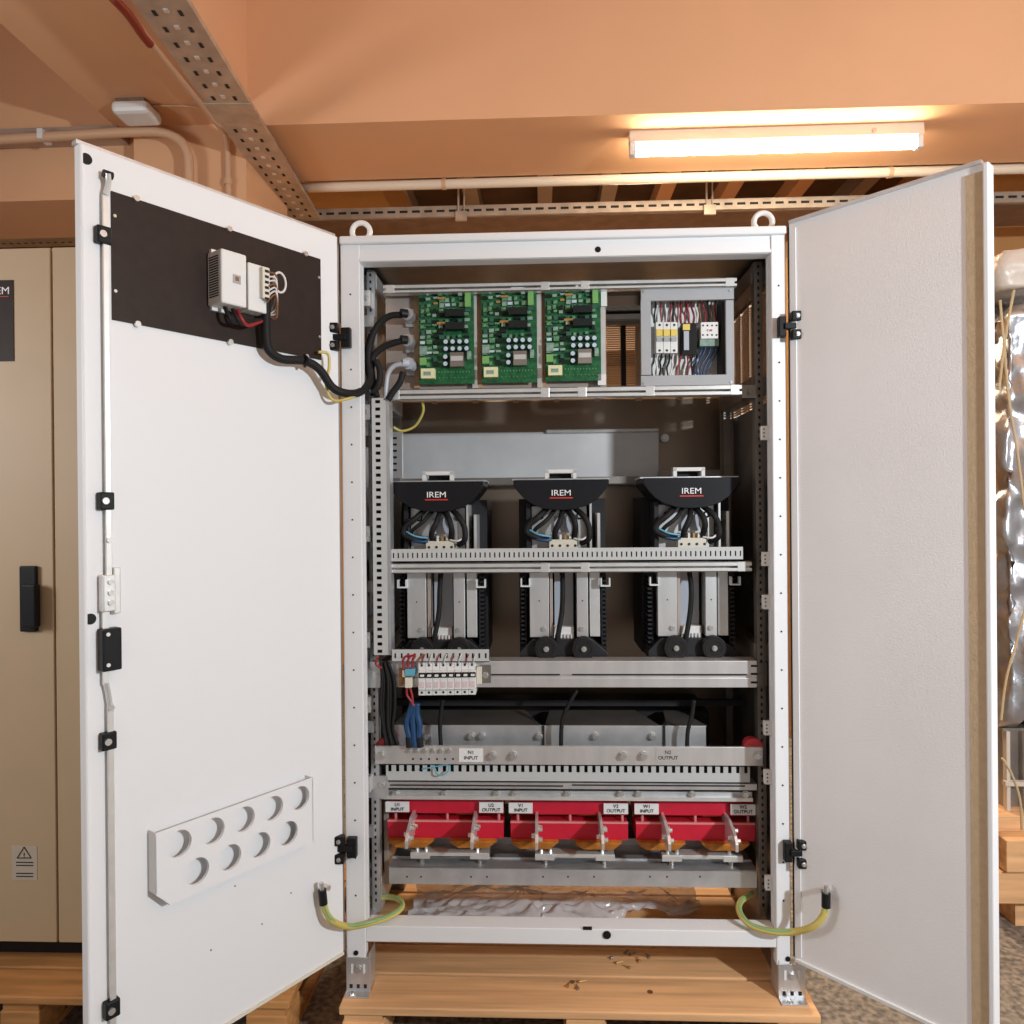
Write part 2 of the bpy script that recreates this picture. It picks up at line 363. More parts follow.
tag(crumple('plastic_hood', fx+.03, fx+1.05, .68, 1.4, P(1010, 278, .6).z, P(1010, 236, .6).z, .03, 'sack', 24, 9, .35), 'whitish plastic hood domed over the top of the foil wrapped load', 'plastic cover')
t = thing('machine_frame', 'grey frame under stretch film at the bottom of the foil wrapped load', 'machine', (fx+.5, .9, cz))
zz0, zz1 = cz, P(1010, 735, .6).z
MB().box(fx+.04, fx+1.0, .68, 1.4, zz0, zz1).build('body', 'galvd', t)
for x in (fx+.03, fx+.1): MB().box(x, x+.012, .64, .66, zz0, zz1).build('upright', 'sack', t)
MB().box(fx+.02, fx+1.0, .63, .65, zz0+.09, zz0+.105).build('rail', 'sack', t)
for i, (pts, lb) in enumerate((([(1000, 300), (1004, 345), (1009, 400), (1017, 450), (1026, 520)], 'straw rope hanging down the foil wrap near its top'), ([(1030, 590), (1017, 640), (1006, 680), (1001, 720)], 'straw rope loop across the lower foil wrap'),
                                ([(1002, 758), (1012, 775), (1020, 800), (1022, 830)], 'twine curling down onto the timber crate base'), ([(1014, 290), (1005, 340), (999, 390)], 'second straw strand crossing the top of the foil wrap'))):
    tag(MB().tube([P(a, c_, .50 if i == 2 else .53) for a, c_ in pts], .004, seg=6).build('straw_rope', 'straw'), lb, 'rope', 'ropes around the foil wrapped load')
# ================================================================== BEIGE CLOSED CABINET
def beige():
    Y = .07; x0 = P(-260, 500, Y).x; xs = P(53.5, 500, Y).x; x1 = P(215, 500, Y).x; z1 = P(30, 248, Y).z; z0 = P(30, 942, Y).z
    t = thing('electrical_cabinet', 'closed beige cabinet with black handle, partly hidden by the open left door', 'cabinet', ((x0+x1)/2, Y+.25, .13))
    MB().box(x0, x1, Y+.02, Y+.55, z0, z1).build('body', 'beige', t)
    MB().box(x0+.05, x1-.05, Y+.08, Y+.5, .13, z0).build('plinth', 'dark', t)  # dark colour stands in for the shadow gap above the pallet
    dl = MB().box(x0, xs-.003, Y, Y+.02, z0, z1).build('door', 'beige', t, bev=.002)
    MB().box(xs+.003, x1, Y, Y+.02, z0, z1).build('door', 'beige', t, bev=.002)
    h = MB(); h.pb(19, 566, 36, 632, Y-.012, .012); h.pb(21, 585, 35, 628, Y-.035, .025); h.build('handle', 'black', dl, bev=.004)
    MB().pb(-90, 281, 13.5, 362, Y-.002, .002).build('display_panel', 'panel', dl)
    p = P(4, 291, Y-.003); text('IREM', (p.x-.018, p.y, p.z), .030, 'inkw', dl, sx=1.1)
    q = P(-5, 296.5, Y-.003); MB().box(q.x-.04, q.x+.04, q.y-.0006, q.y, q.z-.002, q.z).build('logo_underline', 'inkr', dl)
    MB().pb(12, 846, 37, 880, Y-.001, .001).build('warning_sticker', 'warn', dl)
    a, c_, d = P(24, 847, Y-.002), P(17, 858, Y-.002), P(31, 858, Y-.002)
    MB().tube([a, c_], .0012, seg=5).tube([c_, d], .0012, seg=5).tube([d, a], .0012, seg=5).build('warning_triangle', 'ink', dl)
    p = P(24, 855.5, Y-.002); text('!', p, .02, 'ink', dl)
    for py in (862, 865, 873, 876): MB().pb(16, py, 33, py+1, Y-.0018, .001).build('printed_line', 'ink', dl)
beige()
# ================================================================== WHITE CABINET
XA, XB = -.541, .651; ZT = 2.178; Z0 = .258; DP = .60
cab = thing('electrical_cabinet', 'open white cabinet full of electrical gear standing on the pallet', 'cabinet', ((XA+XB)/2, DP/2, ZP))
IA, IB = XA+.053, XB-.038
zt1 = ZT-.070; zb1 = .305
fr = MB(); fr.box(XA, IA, 0, .03, .215, ZT-.012); fr.box(IA-.012, IA, .0305, .05, .26, ZT-.03); fr.build('left_post', 'white', cab, bev=.0025)
fr = MB(); fr.box(IB, XB, 0, .03, .215, ZT-.012); fr.box(IB, IB+.012, .0305, .05, .26, ZT-.03); fr.build('right_post', 'white', cab, bev=.0025)
MB().box(IA, IB, .004, .05, zt1, ZT-.022).build('top_rail', 'white', cab, bev=.002)
MB().box(XA, XB, -.012, .12, ZT-.024, ZT-.002).build('top_lip', 'white', cab, bev=.005)
MB().box(IA, IB, .002, .06, Z0+.004, zb1).build('bottom_rail', 'white', cab, bev=.002)
MB().box(IA, IB, -.001, .004, zt1+.001, zt1+.010).build('rail_return', 'white', cab)
for px, py in ((598, 249), (355, 248), (774, 241)): bolt(cab, (P(px, py, 0).x, .004, P(px, py, 0).z), .006 if px == 598 else .004, m='black', name='plug', h=.003)
for px, py in ((607, 935), (356, 953), (788, 959)): bolt(cab, P(px, py, -.001), .008 if px == 607 else .005, m='black', name='plug', h=.003)
MB().pb(583, 927, 592, 930, .0, .003).build('latch_slot', 'black', cab)
MB().box(XA, XB, .05, DP, ZT-.02, ZT-.004).build('roof', 'white', cab)
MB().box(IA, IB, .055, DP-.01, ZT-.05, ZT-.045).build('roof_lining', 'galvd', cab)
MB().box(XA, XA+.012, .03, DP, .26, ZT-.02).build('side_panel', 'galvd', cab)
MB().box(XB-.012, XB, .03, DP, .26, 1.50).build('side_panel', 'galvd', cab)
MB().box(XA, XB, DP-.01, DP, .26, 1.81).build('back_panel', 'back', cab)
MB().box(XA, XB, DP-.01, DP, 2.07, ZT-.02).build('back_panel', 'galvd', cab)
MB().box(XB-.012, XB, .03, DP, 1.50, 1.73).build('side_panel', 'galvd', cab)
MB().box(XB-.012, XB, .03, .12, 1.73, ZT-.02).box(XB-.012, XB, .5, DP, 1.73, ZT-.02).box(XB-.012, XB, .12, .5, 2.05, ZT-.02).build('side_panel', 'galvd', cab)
# grilles
g = MB()
n = 40
for i in range(n):
    z = 1.735+(2.045-1.735)*i/n; g.box(XB-.012, XB-.004, .12, .5, z, z+.0045)
for y in (.12, .21, .30, .40, .49): g.box(XB-.014, XB-.003, y, y+.012, 1.73, 2.05)
g.build('side_grille', 'reflector', cab)
g = MB()
for i in range(34):
    z = 1.81+(2.07-1.81)*i/34; g.box(XA+.02, XB-.02, DP-.012, DP-.008, z, z+.0045)
for i in range(9): x = XA+.02+i*(XB-XA-.06)/8; g.box(x, x+.02, DP-.016, DP-.003, 1.805, 2.08)
g.build('back_grille', 'reflector', cab)
# inner uprights with slots
for s, x0, x1, m in ((-1, IA-.004, IA+.018, 'galv'), (1, IB-.016, IB+.006, 'galvd')):  # right upright takes the darker steel as painted shade
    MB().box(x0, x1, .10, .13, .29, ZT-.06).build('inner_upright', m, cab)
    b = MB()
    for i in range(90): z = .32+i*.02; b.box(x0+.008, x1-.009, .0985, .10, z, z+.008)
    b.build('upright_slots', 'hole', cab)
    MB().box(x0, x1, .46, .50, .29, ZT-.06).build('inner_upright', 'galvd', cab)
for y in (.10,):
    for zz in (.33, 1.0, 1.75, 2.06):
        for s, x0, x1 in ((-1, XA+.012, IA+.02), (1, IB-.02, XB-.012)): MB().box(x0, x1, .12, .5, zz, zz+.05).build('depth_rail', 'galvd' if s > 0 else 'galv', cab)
b = MB()
for z in [Z(p_, 0) for p_ in range(290, 900, 38)]: b.cyl((XA+.027, -.001, z), (XA+.027, .002, z), .0025, seg=8); b.cyl((XB-.019, -.001, z), (XB-.019, .002, z), .0025, seg=8)
b.build('post_holes', 'hole', cab)
# side frame members at floor level, seen through the open base
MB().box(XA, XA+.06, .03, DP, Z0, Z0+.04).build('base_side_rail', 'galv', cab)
MB().box(XB-.04, XB, .03, DP, Z0, Z0+.04).build('base_side_rail', 'galvd', cab)  # darker steel than the left rail, shade put into the colour
MB().box(XA, XB, DP-.05, DP, Z0, Z0+.05).build('base_rear_rail', 'galvd', cab)
# feet
for x0, x1 in ((XA-.0, XA+.065), (XB-.035, XB+.035)):
    b = MB(); b.box(x0, x1, -.004, .0, ZP+.002, .222); b.box(x0, x1, -.03, .05, ZP, ZP+.004); b.box(x0, x0+.004, 0, .06, ZP, .23); b.box(x1-.004, x1, 0, .06, ZP, .23)
    ft = b.build('foot_bracket', 'galv', cab, bev=.001)
    for dx in (.25, .75): MB().box(x0+(x1-x0)*dx-.003, x0+(x1-x0)*dx+.003, -.0055, -.004, .18, .205).build('slot', 'wpl', ft)
    for dx in (.2, .5, .8): MB().box(x0+(x1-x0)*dx-.004, x0+(x1-x0)*dx+.004, -.0055, -.004, ZP+.012, ZP+.022).build('slot', 'hole', ft)
    bolt(ft, ((x0+x1)/2, -.004, .192), .008); bolt(ft, ((x0+x1)/2-.012, -.02, ZP+.004), .006, (0, 0, 1))
    MB().box(x0+.01, x1-.008, DP-.06, DP, ZP, Z0).build('foot_bracket', 'galvd', cab)
    MB().box(x0 if x0 < 0 else x0+.02, (x0 if x0 < 0 else x0+.02)+.006, .02, DP-.06, ZP, Z0).build('plinth_side', 'galvd', cab)
# eye bolts
for px, py in ((361, 225.5), (763, 212)):
    p = P(px, py, .06); zc_ = ZT-.002
    b = MB(); ring = []
    for k in range(16): a = 2*PI*k/16; ring.append((p.x+math.cos(a)*.025, .06, zc_+.036+math.sin(a)*.025))
    b.tube(ring, .0075, seg=10, sub=2, closed=True); b.cyl((p.x, .06, zc_-.002), (p.x, .06, zc_+.012), .015)
    b.build('lifting_eye', 'wpl', cab, smooth=True)
tag(MB().box(-.001, .001, 0, .001, 0, .001).build('x', 'wpl'), 'x', 'x'); bpy.data.objects.remove(bpy.data.objects['x'])
q0 = P(735, 226, .10); q1 = P(757, 211, .2)
tag(MB().tube([(q0.x, .10, ZT+.012), ((q0.x+q1.x)/2, .14, ZT+.02), (q1.x, .22, ZT+.018)], .012).build('cloth_strap', 'wwhite'), 'white strap lying on the cabinet roof by the right lifting eye', 'strap')
# side clips on right post
for py in (433, 559, 602, 728, 777, 883):
    p = P(766+(py-433)*.010, py, .035)
    b = MB().box(p.x-.014, p.x+.012, .03, .045, p.z-.019, p.z+.019); c_ = b.build('side_clip', 'wpl', cab, bev=.002)
    for dz in (-.010, 0, .010): MB().cyl((p.x-.007, .029, p.z+dz), (p.x-.007, .0305, p.z+dz), .002, seg=8).build('hole', 'hole', c_)
for py in (298, 412, 534, 640, 705, 785):
    p = P(366, py, .07); c_ = MB().box(p.x-.022, p.x+.012, .07, .10, p.z-.022, p.z+.022).build('side_bracket', 'galvw', cab, bev=.001); bolt(c_, (p.x, .07, p.z), .006)
for py in (320, 440, 585, 620, 725, 830):
    p = P(370, py, .09); MB().box(p.x-.02, p.x+.012, .085, .10, p.z-.02, p.z+.012).build('side_bracket', 'galvd' if py in (440, 620) else 'galv', cab)
# ---------------------------------------------------------------- doors
def frame_of(Hx, Hy, Ox, Oy, flip):
    U = Vector((Ox-Hx, Oy-Hy, 0)); w = U.length; U.normalize()
    N_ = Vector((-U.y, U.x, 0)) if not flip else Vector((U.y, -U.x, 0))
    T = Matrix(((U.x, N_.x, 0, Hx), (U.y, N_.y, 0, Hy), (0, 0, 1, 0), (0, 0, 0, 1)))
    return T, w, U, N_
def door_pt(T, N_, H, px, py, n=0):
    d = ray(px, py); o_ = H+N_*n; t_ = (o_-CAM).dot(N_)/d.dot(N_); q = CAM+d*t_-H; return q.dot(Vector((T[0][0], T[1][0], 0))), q.z
TL, wl, UL, NL = frame_of(XA, -.004, -.920, -.549, False)
HL = Vector((XA, -.004, 0)); TR, wr, UR, NR = frame_of(XB+.002, -.004, .973, -.342, True); HR = Vector((XB+.002, -.004, 0))
ldp = lambda px, py, n=0: door_pt(TL, NL, HL, px, py, n)
rdp = lambda px, py, n=0: door_pt(TR, NR, HR, px, py, n)
dz0, dz1 = .242, ZT-.004
ld = MB(TL).box(.008, wl-.004, -.022, 0, dz0, dz1).build('door', 'white', cab, bev=.002, label='open left door, inner side in view')
MB(TL).box(wl-.0095, wl-.003, -.024, .004, dz0, dz1).build('door_edge', 'white', ld, bev=.003)
MB(TL).box(.01, wl, -.026, -.006, dz1, dz1+.008).build('door_top_edge', 'galv', ld)
MB(TL).box(.01, wl, -.026, .004, dz0-.006, dz0+.001).build('door_bottom_edge', 'cream', ld)
MB(TL).box(.0, .008, -.018, -.004, dz0, dz1).build('hinge_gap', 'galvd', ld)
def lpoly(pts, n): return [ldp(a, c_, n) for a, c_ in pts]
pp = lpoly([(113, 191), (321, 259.5), (321, 360), (111, 319)], .004)
us = [(pp[0][0]+pp[3][0])/2, (pp[1][0]+pp[2][0])/2]; zs_ = [(pp[0][1]+pp[1][1])/2, (pp[2][1]+pp[3][1])/2]
MB(TL).box(min(us), max(us), 0, .004, min(zs_), max(zs_)).build('equipment_panel', 'panel', ld)
def lcyl(px, py, r, h, m, name, n0=0, seg=12, par=None):
    u_, z_ = ldp(px, py, n0); b = MB(TL); b.cyl((u_, n0, z_), (u_, n0+h, z_), r, seg=seg); return b.build(name, m, par or ld)
for u_ in (min(us)+.05, (us[0]+us[1])/2, max(us)-.05):
    for z_ in (min(zs_), max(zs_)): b = MB(TL); b.cyl((u_, .004, z_), (u_, .010, z_), .0065, seg=12); b.build('panel_stud', 'nickel', ld)
for u_ in (min(us)+.006, max(us)-.006):
    for z_ in (min(zs_)+.06, max(zs_)-.05): b = MB(TL); b.cyl((u_, .004, z_), (u_, .006, z_), .0035, seg=8); b.build('panel_stud', 'nickel', ld)
for px, py in ((86, 159), (90, 619)): lcyl(px, py, .011, .003, 'black', 'plug', 0, 20)
# lock rod
ur = ldp(108.5, 500, .012)[0]
def lz(py, px=109): return ldp(px, py, .012)[1]
MB(TL).box(ur-.006, ur+.006, .008, .013, lz(575), lz(196)).build('lock_rod', 'galvw', ld, bev=.001)
MB(TL).box(ur-.006, ur+.006, .008, .013, dz0+.02, lz(705)).build('lock_rod', 'galvw', ld, bev=.001)
MB(TL).tube([TL.inverted() @ (TL @ Vector((ur, .012, lz(196)))), (ur-.004, .016, lz(185)), (ur+.0, .022, lz(176))], .006).build('rod_end', 'galvw', ld)
b = MB(TL); b.cyl((ur-.012, .016, lz(176)), (ur+.006, .016, lz(176)), .008); b.build('rod_roller', 'black', ld)
for a, c_, du in ((606, 632, .008), (662, 684, .008)): MB(TL).box(ur-.006+du, ur+.006+du, .008, .013, lz(c_), lz(a)).build('rod_joint', 'galvw', ld)
MB(TL).tube([(ur+.008, .010, lz(682)), (ur+.004, .010, lz(692)), (ur, .010, lz(706))], .0055, seg=6).build('rod_joint', 'galvw', ld)
for py in (708, 540): b = MB(TL); b.cyl((ur, .012, lz(py)), (ur, .018, lz(py)), .006, seg=8); b.build('rod_screw', 'nickel', ld)
for px, py in ((102, 235), (104.5, 501), (107, 741), (110.5, 1009)):
    u_, z_ = ldp(px, py, .01); g = MB(TL).box(u_-.017, u_+.012, 0, .018, z_-.018, z_+.018).build('rod_guide', 'black', ld, bev=.003)
    b = MB(TL); b.cyl((u_+.002, .018, z_), (u_+.002, .022, z_), .007); b.build('guide_screw', 'nickel', g)
u_, z_ = ldp(111, 592, .012)
b = MB(TL); b.box(u_-.018, u_-.004, 0, .016, z_-.045, z_+.05); b.box(u_-.004, u_+.02, 0, .024, z_-.038, z_+.036); lk = b.build('latch_gearbox', 'galvw', ld, bev=.002)
for dz in (-.02, .0, .022): b = MB(TL); b.cyl((u_+.006, .024, z_+dz), (u_+.006, .028, z_+dz), .006, seg=10); b.build('latch_screw', 'nickel', lk)
u_, z_ = ldp(109, 649, .012)
g = MB(TL).box(u_-.02, u_+.018, 0, .026, z_-.043, z_+.043).build('handle_housing', 'black', ld, bev=.003)
for dz in (-.03, .032): b = MB(TL); b.cyl((u_+.008, .026, z_+dz), (u_+.008, .028, z_+dz), .004); b.build('housing_screw', 'wpl', g)
# document pocket
pk = [ldp(155, 831, .03), ldp(313, 779, .03), ldp(312, 842, .03), ldp(167, 906, .03), ldp(150, 891, .03)]
za, zbm = (pk[0][1]+pk[1][1])/2, (pk[2][1]+pk[3][1])/2
ua, ub = pk[0][0], pk[1][0]
poly = [(ua, za), (ub, za), (ub, zbm), (ua-.03, zbm), (ua, zbm+.033)]
pocket_bm = MB(TL)
holes = [ldp(a-1, c_, .03) for a, c_ in ((180, 846), (214, 832), (245, 820), (274, 809), (301, 799), (198, 875), (231, 862), (261, 849), (289, 837))]
def plate_with_holes(b, x0, x1, z0, z1, hs, r, n0, n1, seg=28):
    # grid cells each with a round hole; remaining strips plain
    def cell(a0, a1, c0, c1, hx, hz):
        ins = []; outs = []
        for k in range(seg):
            t_ = 2*PI*k/seg; ca, sa = math.cos(t_), math.sin(t_); ins.append((hx+ca*r, hz+sa*r))
            sx = ((a1-hx)/ca if ca > 1e-9 else ((a0-hx)/ca if ca < -1e-9 else 1e9)); sz = ((c1-hz)/sa if sa > 1e-9 else ((c0-hz)/sa if sa < -1e-9 else 1e9))
            s_ = min(sx, sz); outs.append((hx+ca*s_, hz+sa*s_))
        vs = [(p[0], n1, p[1]) for p in ins]+[(p[0], n1, p[1]) for p in outs]+[(p[0], n0, p[1]) for p in ins]
        fs = []
        for k in range(seg):
            j = (k+1) % seg; fs += [(k, j, seg+j, seg+k), (k, j, 2*seg+j, 2*seg+k)]
        b._add(vs, fs)
        cs = [(a0, c0), (a1, c0), (a1, c1), (a0, c1)]
        for cx_, cz_ in cs:      # corner fill
            ang = math.atan2(cz_-hz, cx_-hx) % (2*PI); k = int(ang/(2*PI)*seg) % seg; j = (k+1) % seg
            b._add([(outs[k][0], n1, outs[k][1]), (cx_, n1, cz_), (outs[j][0], n1, outs[j][1])], [(0, 1, 2)])
    hs = sorted(hs); 
    xs = [x0]+[(hs[i][0]+hs[i+1][0])/2 for i in range(len(hs)-1)]+[x1]
    for i, (hx, hz) in enumerate(hs): cell(xs[i], xs[i+1], z0, z1, hx, hz)
rH = .029; zm = (za+zbm)/2; du = (ub-ua)
up_h = [(h_[0], zm+(za-zm)*.5) for h_ in holes[:5]]; lo_h = [(h_[0], zm-(zm-zbm)*.42) for h_ in holes[5:]]
b = MB(TL); lo, hi = min(ua, ub), max(ua, ub)
plate_with_holes(b, lo, hi, zm, za, up_h, rH, .022, .030)
plate_with_holes(b, lo, hi-.03, zbm+.001, zm, lo_h, rH, .022, .030)
b._add([(hi-.03, .030, zbm+.001), (hi, .030, zbm+.034), (hi, .030, zm), (hi-.03, .030, zm)], [(0, 1, 2, 3)])
b.box(hi-.003, hi, 0, .030, zbm+.034, za); b.box(lo, lo+.003, 0, .030, zbm, za); b.box(lo, hi-.03, 0, .030, zbm-.001, zbm+.001)
b._add([(hi-.03, 0, zbm), (hi-.03, .03, zbm), (hi, .03, zbm+.034), (hi, 0, zbm+.034)], [(0, 1, 2, 3)])
b.build('document_pocket', 'white', ld)
for px, py in ((235, 886), (262, 924), (211, 950), (291, 893)): lcyl(px, py, .0022, .0006, 'galvd', 'door_screw')
# earth studs
lcyl(324, 886, .007, .02, 'nickel', 'earth_stud'); 
# right door
MBR = lambda: MB(TR)
rd = MBR().box(.006, wr, -.024, 0, dz0, dz1+.006).build('door', 'white2', cab, bev=.002, label='open right door, inner side in view')
MBR().box(wr-.008, wr+.004, -.03, .006, dz0-.003, dz1+.004).build('door_edge', 'white', rd, bev=.003)
MBR().box(.01, wr-.01, -.012, .008, dz1+.004, dz1+.012).build('door_top_edge', 'galv', rd)  # grey on a white door: shaded top side put into the colour
MBR().box(.01, wr, -.02, .006, dz0-.006, dz0+.002).build('door_bottom_edge', 'wpl', rd)
uga, ugb = rdp(964.5, 500, .001)[0], rdp(982, 500, .001)[0]
uga = rdp(968, 500, .001)[0]; ugb = rdp(986.5, 500, .001)[0]
MBR().box(uga, ugb, 0, .002, dz0+.02, dz1-.012).build('gasket_strip', 'gasket', rd)
MBR().box(.0, .006, -.02, -.004, dz0, dz1).build('hinge_gap', 'black', rd)
MBR().box(.012, .026, 0, .004, dz0+.01, dz1-.01).build('door_stiffener', 'white', rd)
u_, z_ = rdp(825, 890, .01); b = MBR(); b.cyl((u_, 0, z_), (u_, .022, z_), .007, seg=8); b.build('earth_stud', 'nickel', rd)
# hinges
for (px, py) in ((343, 338), (349, 847)):
    p = P(px, py, -.01)
    h = MB().box(p.x-.004, p.x+.022, -.02, .0, p.z-.027, p.z+.027).build('hinge', 'black', cab, bev=.003)
    MB().box(p.x-.03, p.x+.012, -.026, -.006, p.z-.008, p.z+.008).build('hinge_arm', 'black', h, bev=.002)
    for dz in (-.024, .024):
        k = MB().box(p.x-.036, p.x-.008, -.034, -.012, p.z+dz-.013, p.z+dz+.013).build('hinge_leaf', 'black', h, bev=.003)
        bolt(h, (p.x-.022, -.034, p.z+dz), .0045)
for (px, py) in ((787, 327), (793, 851)):
    p = P(px, py, -.01)
    h = MB().box(p.x-.024, p.x-.004, -.02, .0, p.z-.027, p.z+.027).build('hinge', 'black', cab, bev=.003)
    MB().box(p.x-.01, p.x+.02, -.026, -.006, p.z-.008, p.z+.008).build('hinge_arm', 'black', h, bev=.002)
    for dz in (-.024, .024):
        MB().box(p.x+.006, p.x+.03, -.034, -.012, p.z+dz-.013, p.z+dz+.013).build('hinge_leaf', 'black', h, bev=.003)
        bolt(h, (p.x+.02, -.034, p.z+dz), .0045)
# controller on the left door
u0_, z0_ = ldp(207, 255, .004); u1_, z1_ = ldp(243, 309, .06)
def lb(a, c_, n): return ldp(a, c_, n)
cu, cz_ = lb(228, 281, .03)
cp = TL @ Vector((cu, .004, cz_))
ctl = thing('door_controller', 'white vented controller module on the dark panel of the left door', 'controller', cp)
MB(TL).box(cu-.028, cu+.036, .004, .062, cz_-.062, cz_+.060).build('housing', 'wpl', ctl, bev=.004)
b = MB(TL)
for i in range(17): z = cz_-.045+i*.0056; b.box(cu+.0355, cu+.0368, .012, .050, z, z+.0026)
b.build('vents', 'hole', ctl)
for dz in (-.058, .058): MB(TL).box(cu-.01, cu+.03, .004, .012, cz_+dz-.012, cz_+dz+.012).build('mounting_tab', 'wpl', ctl)
MB(TL).box(cu-.012, cu+.008, .062, .0628, cz_-.012, cz_+.008).build('badge', 'boxgrey', ctl); MB(TL).box(cu-.007, cu+.002, .062, .0634, cz_-.006, cz_+.004).build('badge_mark', 'wbrown', ctl)
cu2, cz2 = lb(255, 287, .03); cp2 = TL @ Vector((cu2, .004, cz2))
ctl2 = thing('relay_module', 'smaller white relay module right of the vented controller', 'relay module', cp2)
MB(TL).box(cu2-.022, cu2+.028, .004, .045, cz2-.062, cz2+.050).build('housing', 'wpl', ctl2, bev=.003)
MB(TL).box(cu2-.022, cu2-.002, .045, .058, cz2-.03, cz2+.045).build('socket', 'cream', ctl2, bev=.002)
for i in range(6):
    z = cz2+.035-i*.013; MB(TL).box(cu2-.018, cu2-.008, .058, .0595, z-.003, z+.003).build('terminal', 'hole', ctl2)
for i in range(7):
    z = cz2+.035-i*.012
    pts = [(cu2-.015, .055, z), (cu2-.035, .062, z-.004+.004*i), (cu2-.045, .05, z-.03), (cu2-.043+.002*i, .03, cz2-.06)]
    tag(MB(TL).tube([pts[0], pts[1], pts[2], pts[3]], .0022, seg=6).build('thin_wire', 'wwhite' if i % 3 else 'wbrown'), 'thin wire from the relay module to the cable bundle', 'wire', 'thin wires at the door relay module')
lp = MB(TL); ring = [(cu2-.055+math.cos(a)*.017, .05, cz2+.02+math.sin(a)*.024) for a in [2*PI*k/10 for k in range(10)]]
tag(lp.tube(ring, .003, seg=6, sub=3, closed=True).build('wire_loop', 'wwhite', smooth=True), 'white wire loop standing off the relay module', 'wire')
for du_, m_, nm in ((.02, 'blackm', 'black'), (.0, 'blackm', 'black'), (-.012, 'wred', 'red')):
    b = MB(TL); b.tube([(cu+du_-.01, .03, cz_-.06), (cu+du_-.012, .045, cz_-.085), (cu+du_-.035, .04, cz_-.095), (cu2-.03, .03, cz2-.07)], .0045)
    tag(b.build('looped_wire', m_), nm+' wire curling under the door controller'+(' in front' if du_ == .02 else ''), 'wire', 'wires under the door controller')
def ploc(px, py, n): u_, z_ = ldp(px, py, n); return TL @ Vector((u_, n, z_))
path = [ploc(266, 292, .035), ploc(266, 312, .035), ploc(266, 335, .03), ploc(269, 350, .03), ploc(282, 359, .03), ploc(305, 361, .035), ploc(320, 370, .04), ploc(332, 387, .045), P(345, 393, -.06), P(360, 392, .0), P(370, 380, .06), P(368, 355, .07), P(372, 335, .08)]
tag(MB().tube(path, .011, seg=10).build('cable_harness', 'blackm', smooth=True), 'thick black cable harness sweeping from the door controller into the cabinet', 'cable')
tag(MB().tube([ploc(318, 352, .02), ploc(328, 354, .03), ploc(329, 368, .03), ploc(326, 385, .03), ploc(333, 400, .035), P(350, 398, -.05), P(362, 392, .02)], .004).build('earth_wire', 'ye', smooth=True), 'thin yellow wire looping beside the harness at the left hinge', 'wire')
b = MB(); p = ploc(306, 361, .037); b.tube([(p.x-.004, p.y, p.z+.014), (p.x+.01, p.y-.016, p.z), (p.x-.004, p.y, p.z-.014)], .004)
tag(b.build('cable_tie', 'black'), 'black tie gripping the harness below the dark panel', 'cable tie')
# ================================================================== TOP SHELF
def rail(name, label, a, y0, c_, y1, Y, dep, m='galv', slots=None, slot_y=None, cat='rail', bev=.001):
    t = thing(name, label, cat, P((a+c_)/2, y1, Y)); b = MB(); b.pb(a, y0, c_, y1, Y, dep); b.build('profile', m, t, bev=bev)
    if slots:
        s = MB()
        for (s0, s1) in slots: s.pb(s0, slot_y-1.1, s1, slot_y+1.1, Y-.0008, .001)
        s.build('slots', 'hole', t)
    return t
Ys = .085
def mrail(label, a, ya, c_, yb, mid, Y, sl):
    t = thing('mounting_rail', label, 'rail', P((a+c_)/2, yb, Y))
    x0, x1 = P(a, mid, Y).x, P(c_, mid, Y).x; z1, z0 = P((a+c_)/2, ya, Y).z, P((a+c_)/2, yb, Y).z; zm_ = (z0+z1)/2
    b = MB(); b.box(x0, x1, Y, Y+.004, zm_+.002, z1); b.box(x0, x1, Y, Y+.004, z0, zm_-.004); b.box(x0, x1, Y, Y+.03, z1-.003, z1); b.box(x0, x1, Y, Y+.03, z0, z0+.003)
    b.box(x0, x1, Y+.024, Y+.03, z0, z1)
    for s_ in sl: xx = P(s_, mid, Y).x; b.box(xx-.012, xx+.012, Y-.0006, Y+.004, z0+.001, z1-.001)
    b.build('profile', 'galvw', t, bev=.0008); return t
mrail('upper slotted rail above the circuit boards', 383, 281, 737, 290, 286, Ys-.01, (390, 545, 585, 730))
mrail('lower slotted rail below the circuit boards', 388, 387, 742, 397.5, 392, Ys-.015, (395, 545, 582, 650, 735))
for px0, px1, py0, py1 in ((396, 412, 272, 300),): pass
t = thing('mounting_plate', 'brownish plate carrying the three circuit boards', 'plate', P(490, 388, .14))
MB().pb(386, 290, 606, 390, .13, .004).build('sheet', 'plate', t)
for a in (414, 477, 541): MB().pb(a, 291, a+5, 388, .118, .012).build('edge_strip', 'tanplate', t)
for a in (472, 537, 600): MB().pb(a, 291, a+5, 388, .112, .016).build('edge_channel', 'galvw', t)
MB().pb(598, 374, 606, 385, .10, .02).build('corner_tab', 'wpl', t); MB().pb(601, 291, 607, 306, .10, .02).build('corner_tab', 'wpl', t)
